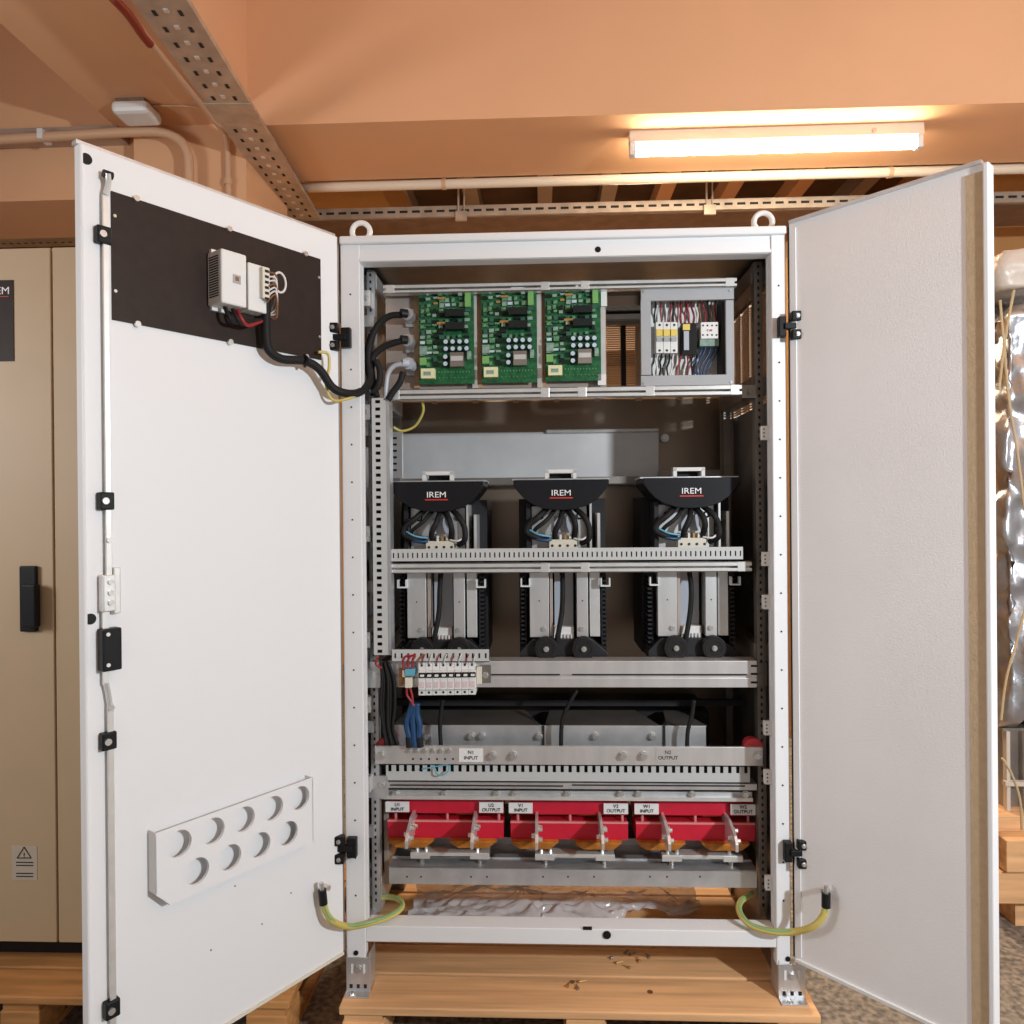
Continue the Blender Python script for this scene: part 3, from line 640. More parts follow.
# boards
M['cgrn'] = mat('component_pale_green', (.10, .24, .12), .45, var=.4, scale=150)
def make_board():
    Yb = .10; L, Rr, T_, B_ = 419, 474, 291, 384
    p = P(446, 384, Yb); t = thing('circuit_board', 'left green circuit board, nearest the black cables', 'circuit board', p, 'green circuit boards on the top shelf')
    x0, x1 = P(L, 337, Yb).x, P(Rr, 337, Yb).x; z1, z0 = P(446, T_, Yb).z, P(446, B_, Yb).z; w, h = x1-x0, z1-z0
    MB().box(x0, x1, Yb, Yb+.003, z0, z1).build('board', 'green', t)
    def bx(u, v, du, dv, d, m, nm): return MB().box(x0+w*u, x0+w*(u+du), Yb-d, Yb, z1-h*(v+dv), z1-h*v).build(nm, m, t)
    rnd = random.Random(3)
    for i in range(8):
        for j in range(14):
            if (j > 8 and i > 2): continue
            if i in (4, 5, 6) and j in (4, 6, 7): continue
            u = .02+i*.115+rnd.uniform(0, .03); v = .01+j*.058+rnd.uniform(0, .015)
            m = rnd.choice(['chip', 'dgreen', 'chipg', 'dgreen', 'cgrn', 'chipg', 'cgrn', 'cgrn', 'gold' if rnd.random() < .3 else 'chip', 'cap' if rnd.random() < .5 else 'chipg'])
            bx(u, v, rnd.uniform(.05, .10), rnd.uniform(.02, .05), rnd.uniform(.004, .014), m, 'chip' if m != 'dgreen' else 'relay')
    for v in (.22, .36): bx(.50, v, .34, .075, .028, 'chip', 'heat_sink')
    bx(.36, .08, .14, .02, .014, 'gold', 'inductor'); bx(.34, .345, .16, .025, .014, 'gold', 'inductor')
    bx(.85, .03, .10, .16, .016, 'lgreen', 'terminal_strip'); bx(.55, .0, .24, .02, .018, 'wpl', 'connector')
    bx(.88, .66, .07, .09, .014, 'chipg', 'relay'); bx(.02, .60, .13, .09, .012, 'chipg', 'relay'); bx(.02, .72, .12, .08, .012, 'lgreen', 'terminal_strip')
    for (u, v) in [(.50+.125*k, .54) for k in range(4)]+[(.50+.125*k, .615) for k in range(4)]+[(.49, .70), (.49, .775)]:
        cx_, cz_ = x0+w*(u), z1-h*(v+.02)
        c_ = MB().cyl((cx_, Yb, cz_), (cx_, Yb-.018, cz_), .0075, seg=12).build('capacitor', 'capb', t)
        MB().cyl((cx_, Yb-.018, cz_), (cx_, Yb-.019, cz_), .0062, seg=12).build('capacitor_top', 'cap', c_)
    tf = bx(.58, .68, .24, .15, .024, 'galvd', 'transformer'); 
    MB().box(x0+w*.59, x0+w*.81, Yb-.0255, Yb-.024, z1-h*.77, z1-h*.72).build('transformer_core', 'galvw', tf)
    bx(.05, .845, .25, .105, .022, 'yrelay', 'mains_relay'); MB().box(x0+w*.10, x0+w*.23, Yb-.023, Yb-.022, z1-h*.92, z1-h*.88).build('relay_print', 'chipg', t)
    for k in range(11): bx(.35+k*.055, .865, .015, .012, .0015, 'lgreen', 'solder_pad')
    for k in range(8): bx(.36+k*.07, .93, .012, .008, .0015, 'lgreen', 'solder_pad')
    return t, x1-x0
bd, bw = make_board()
sp = P(509, 337, .10).x-P(446.5, 337, .10).x
b2 = dup(bd, (sp, 0, .001), 'middle green circuit board, between the other two'); b3 = dup(bd, (2*sp+.003, 0, .003), 'right green circuit board, beside the opening and grey frame')
# fan connectors and harness at left of shelf
for i, (px, py, m_) in enumerate(((410, 316, 'wpl'), (410, 342, 'wpl'), (411, 365, 'lblue'))):
    p = P(px, py, .10); t = thing('round_connector', ('top', 'middle', 'bottom')[i]+' plug left of the circuit boards', 'connector', p, 'plugs left of the circuit boards')
    MB().box(p.x-.017, p.x+.017, .12, .13, p.z-.026, p.z+.026).build('flange', 'galv', t, bev=.002)
    MB().cyl((p.x, .12, p.z), (p.x-.004, .075, p.z), .017, seg=16).build('plug_body', 'galv' if m_ == 'wpl' else 'greyc', t, smooth=False)
    MB().cyl((p.x-.004, .075, p.z), (p.x-.02, .065, p.z), .012, seg=12).build('cable_gland', 'black' if i < 2 else 'greyc', t)
for i, (pts, m_, lb_) in enumerate((([(402, 315), (390, 316), (378, 325), (370, 342), (366, 360), (370, 378), (376, 395)], 'blackm', 'black cable from the top plug'),
        ([(402, 341), (394, 343), (382, 348), (373, 358), (372, 375), (377, 397)], 'blackm', 'black cable from the middle plug'),
        ([(404, 364), (394, 366), (388, 374), (386, 388), (386, 400)], 'greyc', 'grey cable from the bottom plug'),
        ([(403, 372), (400, 382), (393, 392), (388, 400)], 'blackm', 'short black cable below the bottom plug'),
        ([(372, 392), (378, 386), (380, 372), (376, 360)], 'blackm', 'black cable joining the harness behind the left post'))):
    tag(MB().tube([P(a, c_, .072 - .004*i) for a, c_ in pts], .009 if i != 2 else .007, seg=10).build('power_cable', m_, smooth=True), lb_, 'cable', 'cables at the left end of the top shelf')
tag(MB().tube([P(422, 400, .12), P(423, 412, .14), P(415, 426, .16), P(402, 431, .16), P(393, 427, .15)], .004, 8).build('earth_wire', 'ye', smooth=True), 'thin yellow green wire hanging in a curve below the shelf', 'wire')
# plates visible in the opening
t = thing('bracing_rail', 'pale horizontal brace seen through the opening right of the boards', 'rail', P(620, 326, .4))
MB().pb(592, 306, 646, 310, .38, .02).build('upper_strip', 'galvw', t); MB().pb(592, 314, 646, 319, .38, .02).build('lower_strip', 'galvw', t); MB().pb(592, 310, 646, 314, .40, .01).build('web', 'dark', t); MB().pb(592, 319, 646, 325, .40, .01).build('web', 'galvd', t)
tag(MB().pb(621.5, 325, 626, 388, .42, .03).build('vertical_bar', 'dark'), 'dark upright bar in front of the rear vent', 'bar')
tag(MB().pb(592, 291, 646, 306, .44, .02).build('dark_plate', 'darkwood'), 'dark brown plate high in the opening right of the boards', 'plate')
# control box frame
t = thing('control_box', 'light grey framed box with breakers and coloured wires at shelf right', 'control box', P(688, 386, .09))
Yc = .085; b = MB()
b.pb(641, 288.5, 734, 300, Yc, .012); b.pb(641, 375, 734, 386, Yc, .012); b.pb(641, 300, 651, 375, Yc, .012); b.pb(726, 300, 734, 375, Yc, .012)
b.build('front_frame', 'boxgrey', t, bev=.001)
MB().pb(648, 296, 730, 380, .17, .004).build('back_plate', 'wpl', t)
MB().pb(722, 298, 729, 378, .10, .06).build('side_wall', 'dark', t); MB().pb(645, 298, 648, 378, .10, .06).build('side_wall', 'boxgrey', t)
MB().pb(648, 293, 727, 296, .10, .07).build('top_wall', 'boxgrey', t)
for px, py in ((644, 291.5), (730, 290.5), (644, 383.5), (731, 382)): bolt(t, P(px, py, Yc), .003, m='nickel', name='screw', h=.003)
Yd = .115
for i in range(3):
    px = 656+i*7.3; p = P(px+3.6, 377, Yd)
    q = thing('fuse_switch', ('left', 'middle', 'right')[i]+' white fuse switch with yellow band in the grey framed box', 'fuse switch', p, 'fuse switches in the grey framed box')
    MB().pb(px, 322, px+7, 353, Yd, .045).build('body', 'wpl', q, bev=.001)
    MB().pb(px+.4, 329, px+6.6, 336, Yd-.006, .006).build('marker_band', 'yellow', q); MB().pb(px+.8, 337, px+6.2, 341, Yd-.006, .006).build('toggle', 'boxgrey', q)
    for py in (325, 350.5): c_ = P(px+3.6, py, Yd); MB().cyl((c_.x, Yd-.0008, c_.z), (c_.x, Yd+.001, c_.z), .0035).build('terminal_screw', 'ink', q)
q = thing('relay', 'black relay between the white switches and the contactor', 'relay', P(687, 354, Yd))
MB().pb(682, 323, 697, 355, Yd+.005, .04).build('body', 'black', q, bev=.001); MB().pb(683, 324, 690, 330, Yd-.001, .006).build('marker_band', 'yellow', q); MB().pb(684, 331, 689, 350, Yd, .006).build('clear_cover', 'greyc', q)
q = thing('contactor', 'white contactor block with red print at right inside the grey framed box', 'contactor', P(709, 340, Yd))
MB().pb(701, 322, 718.5, 338.5, Yd-.006, .05).build('body', 'wpl', q, bev=.001); MB().pb(700, 339, 719, 346, Yd+.004, .04).build('base', 'chipg', q)
for k in range(4):
    for py in (325.5, 335): c_ = P(703+k*4.5, py, Yd-.006); MB().cyl((c_.x, c_.y-.001, c_.z), (c_.x, c_.y+.001, c_.z), .0026, seg=10).build('terminal_screw', 'ink', q)
text('T-50', P(709.5, 330.4, Yd-.007), .008, 'inkr', q)
wr_ = random.Random(11)
for i in range(34):
    top = i % 2 == 0; px = 654+ (i//2)*3.9; 
    cm = ['wwhite', 'wred', 'wred', 'blackm', 'wred', 'wwhite', 'blackm'][wr_.randrange(7)]
    if top:
        if px > 698: cm = ['wbrown', 'blackm', 'wred'][i % 3]
        pts = [(px+wr_.uniform(-1, 1), 297), (px+wr_.uniform(-2, 2), 306), (px+wr_.uniform(-1, 1), 314), (px, 323)]; w_ = 'above'
    else:
        if px > 698: cm = 'blue'
        y0 = 345 if px > 698 else 354
        pts = [(px+(0 if px < 698 else 1.5), y0), (px+wr_.uniform(-2, 1), y0+8), (px-wr_.uniform(0, 4) if px < 698 else px-8, 368), (px-wr_.uniform(0, 5) if px < 698 else 703+wr_.uniform(-4, 4), 379)]; w_ = 'below'
    cn = {'wwhite': 'white', 'wred': 'red', 'blackm': 'black', 'wbrown': 'brown', 'blue': 'blue'}[cm]
    tag(MB().tube([P(a, c_, Yd+.018+wr_.uniform(-.006, .006)) for a, c_ in pts], .0024, seg=6, sub=4).build('wire', cm, smooth=True), cn+' wire '+w_+' the switchgear in the grey framed box', 'wire', cn+' wires '+w_+' the switchgear')
# right end hardware
t = thing('bolt_stack', 'dark bolted bracket at the right end of the shelf rails', 'bracket', P(748, 392, .1)); MB().pb(742, 385, 756, 398, .09, .03).build('bracket', 'galvd', t); bolt(t, P(750, 392, .09), .007, m='galvd')
# ================================================================== SLOTTED DUCTS
def duct(label, x0, x1, z0, z1, Y, dep, n, vert=False, open_top=False):
    t = thing('cable_duct', label, 'cable duct', ((x0+x1)/2, Y+dep/2, z0))
    b = MB()
    if vert:
        b.box(x0, x0+.012, Y, Y+.002, z0, z1); b.box(x1-.022, x1, Y, Y+.002, z0, z1)
        for i in range(n+1): z = z0+(z1-z0)*i/n; b.box(x0+.012, x1-.022, Y, Y+.002, max(z0, z-.28*(z1-z0)/n), min(z1, z+.28*(z1-z0)/n))
        b.box(x0, x0+.002, Y, Y+dep, z0, z1); b.box(x1-.002, x1, Y, Y+dep, z0, z1)
        k = MB().box(x0+.002, x1-.002, Y+.012, Y+dep, z0, z1)
    else:
        s = (x1-x0)/n; h = z1-z0
        lw = h*(.60 if open_top else .30); up = 0 if open_top else h*.30; b.box(x0, x1, Y, Y+.002, z0, z0+lw)
        if not open_top: b.box(x0, x1, Y, Y+.002, z1-up, z1)
        for i in range(n+1): x = x0+s*i; fw = .29 if open_top else .36; b.box(max(x0, x-s*fw), min(x1, x+s*fw), Y, Y+.002, z0+lw, z1-up)
        b.box(x0, x1, Y, Y+dep, z0, z0+.002)
        k = MB().box(x0, x1, Y+.012, Y+dep, z0+.002, z1-.004)
    b.build('slotted_wall', 'duct', t); k.build('dark_inside', 'hole', t)
    if vert: MB().box(x1-.004, x1+.004, Y-.001, Y+dep, z0, z1).build('side_wall', 'galv', t)
    return t
Yv = .06
duct('grey slotted vertical duct inside the left post', P(372, 530, Yv).x, P(389, 530, Yv).x, P(380, 655, Yv).z, P(380, 398, Yv).z, Yv, .045, 35, True)
duct('long grey slotted duct across the fan modules', P(391, 554, .075).x, P(743, 554, .075).x, Z(561, .075), Z(548, .075), .075, .035, 72)
duct('short grey slotted duct above the breaker row', P(392, 656, .05).x, P(489, 656, .05).x, Z(662, .05, 440), Z(649.5, .05, 440), .05, .03, 15, open_top=False)
duct('slotted duct with open comb below the long busbar', P(386, 773, .10).x, P(750, 773, .10).x, Z(782, .10), Z(766, .10), .10, .04, 46, open_top=True)
mrail('slotted rail just under the long grey duct', 391, 562.5, 752, 572.5, 568, .08, (545, 585, 742))
# hardware behind left duct: ribbed strip
# ================================================================== FAN MODULES
def make_module():
    Ym = .15; cx = P(438.5, 560, Ym).x; k = 2.15/F
    zz = lambda py: P(438, py, Ym).z
    t = thing('power_module', 'left power module with black fan cowl, below the left circuit board', 'power module', (cx, Ym, zz(658)), 'power modules with black cowls')
    prof = [(-47, 482), (47, 482), (47, 487), (43, 493), (36, 501), (27, 507), (14, 511), (0, 512), (-14, 511), (-27, 507), (-36, 501), (-43, 493), (-47, 487)]
    sh = MB().prism([(cx+a*k, zz(c_)) for a, c_ in prof], Ym-.03, Ym+.14).build('fan_cowl', 'shroud', t, bev=.002)
    text('IREM', (cx, Ym-.0315, zz(495.2)), .0235, 'inkw', sh, sx=1.15)
    MB().box(cx-.033, cx+.033, Ym-.0315, Ym-.0305, zz(500.5), zz(499.3)).build('logo_underline', 'inkr', sh)
    MB().box(cx-.14, cx+.14, Ym+.0, Ym+.12, zz(482), zz(480.5)).build('cowl_lid', 'galv', t)
    b = MB(); b.box(cx-.045, cx-.035, Ym, Ym+.03, zz(482), zz(472)); b.box(cx+.035, cx+.045, Ym, Ym+.03, zz(482), zz(472)); b.box(cx-.045, cx+.045, Ym, Ym+.03, zz(475), zz(471.5)); b.build('lifting_bracket', 'wpl', t)
    MB().box(cx-.032, cx+.032, Ym+.04, Ym+.06, zz(482), zz(475)).build('terminal_cover', 'black', t)
    MB().box(cx-.125, cx+.135, Ym+.10, Ym+.30, zz(660), zz(500)).build('heat_sink', 'dark', t)
    # upper plate
    MB().box(cx-.085, cx+.075, Ym+.03, Ym+.05, zz(560), zz(508)).build('mounting_plate', 'alu', t)
    MB().box(cx-.10, cx-.088, Ym+.0, Ym+.12, zz(560), zz(505)).build('side_plate', 'dark', t)
    MB().box(cx+.082, cx+.088, Ym-.0, Ym+.10, zz(560), zz(505)).build('side_plate', 'galvw', t); MB().box(cx+.104, cx+.112, Ym-.0, Ym+.10, zz(560), zz(515)).build('side_plate', 'galvw', t)
    for sx in (-.06, .055):
        b = MB(); ring = [(cx+sx+math.cos(a)*.008, Ym+.026, zz(518)+math.sin(a)*.008) for a in [2*PI*q/10 for q in range(10)]]; b.tube(ring, .0025, seg=6, sub=1, closed=True); b.build('plate_ring', 'black', t)
    tb = MB().box(cx-.035, cx+.045, Ym-.01, Ym+.028, zz(551), zz(541)).build('terminal_block', 'cream', t, bev=.001)
    for i in range(4):
        x = cx-.03+i*.022; MB().cyl((x+.004, Ym-.0112, zz(547)), (x+.004, Ym-.0098, zz(547)), .004, seg=10).build('terminal_screw', 'ink', tb)
    for i in range(6): x = cx-.03+i*.014; MB().box(x-.003, x+.003, Ym+.0, Ym+.02, zz(541), zz(536)).build('terminal_tab', 'gold' if i % 2 else 'wpl', tb)
    MB().box(cx-.02, cx+.03, Ym+.02, Ym+.03, zz(534), zz(518)).build('clear_cover', 'greyc', t)
    cabs = [[(-14, 510), (-22, 518), (-32, 526), (-34, 534), (-24, 539), (-14, 541)], [(-6, 511), (-14, 521), (-25, 530), (-28, 536)], [(2, 511), (-1, 522), (-6, 533), (-6, 541)], [(6, 511), (12, 520), (14, 530), (12, 541)], [(14, 510), (22, 518), (27, 528), (27, 540), (20, 545)]]
    for i, c_ in enumerate(cabs):
        MB().tube([(cx+a*k, Ym-.015 if 0 < j < len(c_)-1 else Ym+.01, zz(q)) for j, (a, q) in enumerate(c_)], .0085 if i != 1 else .006, seg=8).build('power_lead', 'blackm', t, smooth=True)
    MB().tube([(cx-33*k, Ym-.014, zz(533)), (cx-28*k, Ym-.018, zz(539)), (cx-18*k, Ym-.018, zz(541.5)), (cx-10*k, Ym-.01, zz(541))], .004).build('blue_lead', 'blue', t, smooth=True)
    MB().tube([(cx-32*k, Ym-.012, zz(531)), (cx-22*k, Ym-.018, zz(536)), (cx-10*k, Ym-.01, zz(538))], .003).build('blue_lead', 'lblue', t, smooth=True)
    MB().tube([(cx+25*k, Ym-.014, zz(538)), (cx+20*k, Ym-.018, zz(541)), (cx+12*k, Ym-.01, zz(540))], .003).build('grey_lead', 'wwhite', t, smooth=True)
    # lower columns
    for a0, a1, d, m_ in ((-32, -13, 0, 'alu'), (-12, -9, .012, 'plate'), (15, 26, 0, 'alu'), (28, 38, .01, 'galvw')):
        c_ = MB().box(cx+a0*k, cx+a1*k, Ym+d, Ym+.10, zz(638), zz(572)).build('support_column', m_, t, bev=.001)
        if d == 0:
            bolt(c_, (cx+(a0+a1)/2*k+(.012 if a0 < 0 else -.003), Ym, zz(630)), .006)
            MB().cyl((cx+(a0+a1)/2*k, Ym-.0008, zz(602)), (cx+(a0+a1)/2*k, Ym+.001, zz(602)), .0022, seg=8).build('hole', 'hole', c_)
    MB().box(cx-7*k, cx+12*k, Ym+.05, Ym+.06, zz(630), zz(573)).build('centre_plate', 'greyc', t)
    MB().box(cx-8*k, cx+12*k, Ym+.02, Ym+.06, zz(640), zz(629)).build('centre_block', 'wpl', t)
    for i in range(5): x = cx+(-4+i*3.4)*k; MB().box(x-.002, x+.002, Ym+.012, Ym+.022, zz(641), zz(636)).build('connector_pin', 'wpl' if i else 'wred', t)
    MB().tube([(cx+1*k, Ym+.03, zz(573)), (cx+1*k, Ym+.0, zz(590)), (cx+0*k, Ym+.0, zz(612)), (cx-4*k, Ym-.005, zz(635)), (cx-8*k, Ym-.0, zz(658))], .0075, seg=8).build('black_lead', 'blackm', t, smooth=True)
    bs = MB().prism([(cx-42*k, zz(660)), (cx-42*k, zz(652)), (cx-30*k, zz(640)), (cx+30*k, zz(640)), (cx+44*k, zz(652)), (cx+48*k, zz(660))], Ym-.005, Ym+.10).build('base_cheek', 'dark', t, bev=.002)
    for sx in (-16, 21):
        w_ = MB().cyl((cx+sx*k, Ym-.005, zz(648)), (cx+sx*k, Ym-.03, zz(648)), .034, seg=24).build('insulator_disc', 'blackm', t, bev=.003)
        b = MB(); ring = [(cx+sx*k+math.cos(a)*.024, Ym-.030, zz(648)+math.sin(a)*.024) for a in [2*PI*q/16 for q in range(16)]]; b.tube(ring, .002, seg=5, sub=1, closed=True); b.build('disc_groove', 'dark', w_)
        bolt(w_, (cx+sx*k, Ym-.03, zz(648)), .006, h=.01)
    for sx in (-36, 43):
        b = MB(); zq = zz(586); x = cx+sx*k; b.box(x-.014, x-.010, Ym-.02, Ym, zq, zz(579)); b.box(x+.010, x+.014, Ym-.02, Ym, zq, zz(579)); b.box(x-.014, x+.014, Ym-.02, Ym, zq-.004, zq); b.build('hook', 'wpl', t)
    b = MB()
    for i in range(18): z = zz(655)+(zz(575)-zz(655))*i/18; b.box(cx-.118, cx-.104, Ym+.02, Ym+.10, z, z+.006)
    b.box(cx-.106, cx-.103, Ym+.02, Ym+.10, zz(655), zz(575)); b.build('cooling_fins', 'dark', t); b = MB()
    for i in range(18): z = zz(655)+(zz(575)-zz(655))*i/18; b.box(cx+.116, cx+.13, Ym+.02, Ym+.10, z, z+.006)
    b.box(cx+.115, cx+.118, Ym+.02, Ym+.10, zz(655), zz(575)); b.build('cooling_fins', 'dark', t)
    return t
md = make_module(); s1 = P(561.5, 500, .15).x-P(438.5, 500, .15).x; s2 = P(690, 500, .15).x-P(438.5, 500, .15).x
dup(md, (s1, 0, .002), 'middle power module with black fan cowl, below the middle circuit board')
dup(md, (s2, 0, .004), 'right power module with black fan cowl, below the grey framed box')
# ribbed white marker behind left
t = thing('terminal_strip', 'narrow strip of terminals between the vertical duct and back sheet', 'terminal strip', P(396, 480, .3))
MB().pb(390, 432, 402, 478, .28, .02).build('strip', 'alu', t)
for i in range(6): MB().pb(393, 437+i*6.4, 396.5, 439+i*6.4, .274, .006).build('contact', 'hole', t)
# back bracing
t = thing('rear_bright_panel', 'bright sheet standing behind the left and middle cowls', 'panel', P(530, 484, .555))  # bright rectangle on the back, built as its own sheet
MB().pb(399, 432, 659, 486, .555, .012).build('sheet', 'bsheet', t, bev=.002)
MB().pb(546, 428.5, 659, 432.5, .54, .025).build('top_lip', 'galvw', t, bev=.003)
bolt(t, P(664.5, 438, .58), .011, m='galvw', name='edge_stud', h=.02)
tag(MB().pb(396, 477, 735, 484, .50, .02).build('rear_crossbar', 'galvd'), 'horizontal rear crossbar behind the three cowls', 'rail')
tag(MB().pb(660, 470, 742, 478, .52, .02).build('rear_angle', 'plate'), 'brown angle rail on the back sheet above the right cowl', 'rail')
tag(MB().pb(722, 400, 741, 476, .50, .03).build('rear_upright', 'plate'), 'brown upright strip at the right rear corner under the shelf', 'upright')
# ================================================================== BREAKER RAIL
Yr = .075
t = thing('breaker_support_rail', 'deep galvanised rail running right from the row of breakers', 'rail', P(575, 687, Yr))
b = MB(); b.pb(388, 661, 757, 675, Yr, .06); b.pb(388, 678, 757, 687.5, Yr, .06); b.pb(388, 661, 757, 687, Yr+.005, .05); b.build('profile', 'alu', t, bev=.0015)
s = MB()
for s0, s1_ in ((490, 560), (572, 747)): s.pb(s0, 674, s1_, 675.4, Yr-.0012, .002)
s.build('long_slot', 'hole', t)
for py in (666, 674, 682.5): MB().pb(751, py-1, 757.5, py+1, Yr-.0012, .002).build('end_notch', 'hole', t)
MB().pb(480, 665, 491, 683, Yr-.003, .003).build('end_plate', 'galvd', t); bolt(t, P(485.5, 675, Yr-.003), .007)
t2_ = MB().pb(757, 663, 767, 686, Yr+.02, .02).build('rail_end_bracket', 'galvd', t); bolt(t2_, P(761, 675, Yr+.02), .006, m='galvd')
tr = MB().pb(363, 662, 388, 688, Yr, .01).build('left_bracket', 'galv', t, bev=.001); bolt(tr, P(375, 675, Yr), .007)
Yk = .045; words = ('first', 'second', 'third', 'fourth', 'fifth', 'sixth', 'seventh', 'eighth')
def make_breaker():
    x0 = 418.3; w_ = 7.2
    t = thing('circuit_breaker', 'white circuit breaker, first from the left in the row of eight', 'circuit breaker', P(x0+3.6, 695, Yk), 'row of circuit breakers')
    MB().pb(x0, 662, x0+w_-.25, 695.5, Yk+.012, .05).build('body', 'wpl', t, bev=.001)
    MB().pb(x0, 671, x0+w_-.25, 690, Yk, .014).build('front_block', 'wpl', t, bev=.001)
    tg = MB().pb(x0+.3, 673, x0+w_-.5, 678, Yk-.003, .004).build('toggle_recess', 'black', t)
    MB().pb(x0+1.6, 675, x0+w_-1.8, 677, Yk-.010, .008).build('toggle', 'wpl', tg, bev=.0008)
    MB().pb(x0+1, 682, x0+w_-1.4, 688, Yk-.0008, .001).build('rating_print', 'pinkprint', t)
    for py in (665.5, 692.6): c_ = P(x0+3.5, py, Yk+.012); MB().cyl((c_.x, c_.y-.0008, c_.z), (c_.x, c_.y+.001, c_.z), .0034, seg=10).build('terminal_hole', 'ink', t)
    return t
M['pinkprint'] = mat('faded_pink_print', (.66, .52, .52), .5, var=.15, scale=300)
bk = make_breaker(); dxk = P(425.5, 680, Yk).x-P(418.3, 680, Yk).x
for i in range(1, 8): dup(bk, (dxk*i, 0, .0003*i), 'white circuit breaker, %s from the left in the row of eight' % words[i])
tag(MB().pb(476.5, 667, 481.5, 684, Yk+.012, .03).build('end_stop', 'cream', bev=.001), 'cream end stop right of the breaker row', 'end stop')
t = thing('terminal_clamp', 'blue and cream terminal with red wires left of the breakers', 'terminal', P(409, 690, .05))
MB().pb(405, 669, 414.5, 676, .045, .03).build('blue_terminal', 'lblue', t, bev=.001); MB().pb(402.5, 670, 405, 677, .05, .03).build('cream_terminal', 'cream', t); MB().pb(405, 678, 411.5, 688, .04, .035).build('cream_block', 'cream', t, bev=.001); MB().pb(399, 669, 402.5, 686, .06, .02).build('copper_clip', 'copper', t)
for i, (pts, m_, lb_) in enumerate((([(404, 670), (403, 662), (405, 657), (410, 655)], 'wred', 'red wire at the left of the terminal top'), ([(408, 669), (408, 661), (411, 656), (416, 655)], 'wred', 'red wire in the middle of the terminal top'), ([(412, 669), (413, 660), (415, 656)], 'wred', 'red wire at the right of the terminal top'),
        ([(416, 663), (420, 658), (424, 654)], 'wbrown', 'brown wire leaning towards the breakers'), ([(407, 688), (407, 695), (411, 701), (414, 706)], 'wred', 'red wire running below the cream block'), ([(410, 688), (412, 695), (413, 703)], 'wred', 'second red wire below the cream block'),
        ([(378, 656), (376, 664), (382, 668)], 'wred', 'red wire leaving the foot of the vertical duct'))):
    tag(MB().tube([P(a, c_, .05) for a, c_ in pts], .0035, seg=6).build('wire', m_, smooth=True), lb_, 'wire')
for i in range(8):
    px = 422+i*7.3
    tag(MB().tube([P(px, 664, .055), P(px+1, 659, .046), P(px+3, 654, .048)], .0016, seg=5).build('wire', 'wwhite' if i % 2 else 'wred', smooth=True), ('white' if i % 2 else 'red')+' wire entering the top of the breaker row', 'wire', ('white' if i % 2 else 'red')+' wires into the breaker row')
# black bundle
for i in range(7):
    o_ = i*2.0-2
    pts = [(382+o_*.6, 662), (384+o_, 680), (383+o_*1.2, 705), (385+o_*.8, 728), (388+o_, 745)]
    tag(MB().tube([P(a, c_, .062+.004*(i % 3)) for a, c_ in pts], .0045, seg=6).build('black_wire', 'blackm', smooth=True), 'black wire in the bundle beside the left post below the duct', 'wire', 'black bundle below the vertical duct')
for i, (dx, lb_) in enumerate(((-4, 'left'), (0, 'middle'), (4, 'right'))):
    pts = [(415+dx*.5, 703), (413+dx, 714), (413+dx*1.6, 724), (414+dx*1.2, 737), (415+dx*1.4, 747)]
    t = thing('blue_cable', lb_+' blue cable dropping to the busbar', 'cable', P(415, 740, .07), 'blue cables above the busbar'); MB().tube([P(a, c_, .07) for a, c_ in pts], .009, seg=8).build('sheath', 'blue', t, smooth=True)
    if i != 1: MB().cyl(P(414+dx*1.3, 737, .07), P(415+dx*1.4, 747, .07), .0095).build('black_boot', 'blackm', t)
for a, lb_ in (([(443, 700), (441, 712), (440, 728), (441, 747)], 'black cable hanging behind the busbar near the blue cables'), ([(577, 690), (568, 706), (562, 722), (561, 747)], 'black cable hanging behind the busbar at the centre'), ([(694, 700), (692, 715), (688, 730), (687, 747)], 'black cable hanging behind the busbar at right')):
    tag(MB().tube([P(x, y, .11) for x, y in a], .006).build('black_cable', 'blackm', smooth=True), lb_, 'cable')
# ================================================================== TRANSFORMER SHELF
Yt = .15
t = thing('transformer_cover', 'grey steel cover of the transformers behind the busbar', 'transformer', P(560, 747, Yt))
x0, x1 = P(392, 736, Yt).x, P(706, 736, Yt).x; ztt = P(550, 725.5, Yt).z
MB().box(x0, x1, Yt, Yt+.006, P(550, 748, Yt).z, ztt).build('front_sheet', 'galv', t, bev=.001)
for a, c_ in ((393, 541), (545, 660), (667, 707)):
    xa_, xb_ = P(a, 727, Yt).x, P(c_, 727, Yt).x; sl = .05
    b = MB(); b._add([(xa_, Yt+.006, ztt), (xb_, Yt+.006, ztt), (xb_-sl, Yt+.16, ztt+.002), (xa_+sl*.3, Yt+.16, ztt+.002), (xa_, Yt+.006, ztt-.004), (xb_, Yt+.006, ztt-.004), (xb_-sl, Yt+.16, ztt-.002), (xa_+sl*.3, Yt+.16, ztt-.002)], [(0, 1, 2, 3), (4, 7, 6, 5), (0, 4, 5, 1), (1, 5, 6, 2), (2, 6, 7, 3), (3, 7, 4, 0)])
    b.build('top_sheet', 'galvd', t)
for px in (427, 471, 482, 539, 595, 652): bolt(t, P(px, 736, Yt), .0085, h=.014)
for px in (543, 664): MB().pb(px-1, 726, px+1.5, 748, Yt-.004, .004).build('seam_strip', 'dark', t)
MB().box(x0+.02, x1+.05, .34, .56, .62, ztt-.01).build('core', 'dark', t)
tag(MB().pb(392, 700, 745, 706, .30, .02).build('rear_rail', 'dark'), 'dark crossbar in the gap under the breaker rail', 'rail')
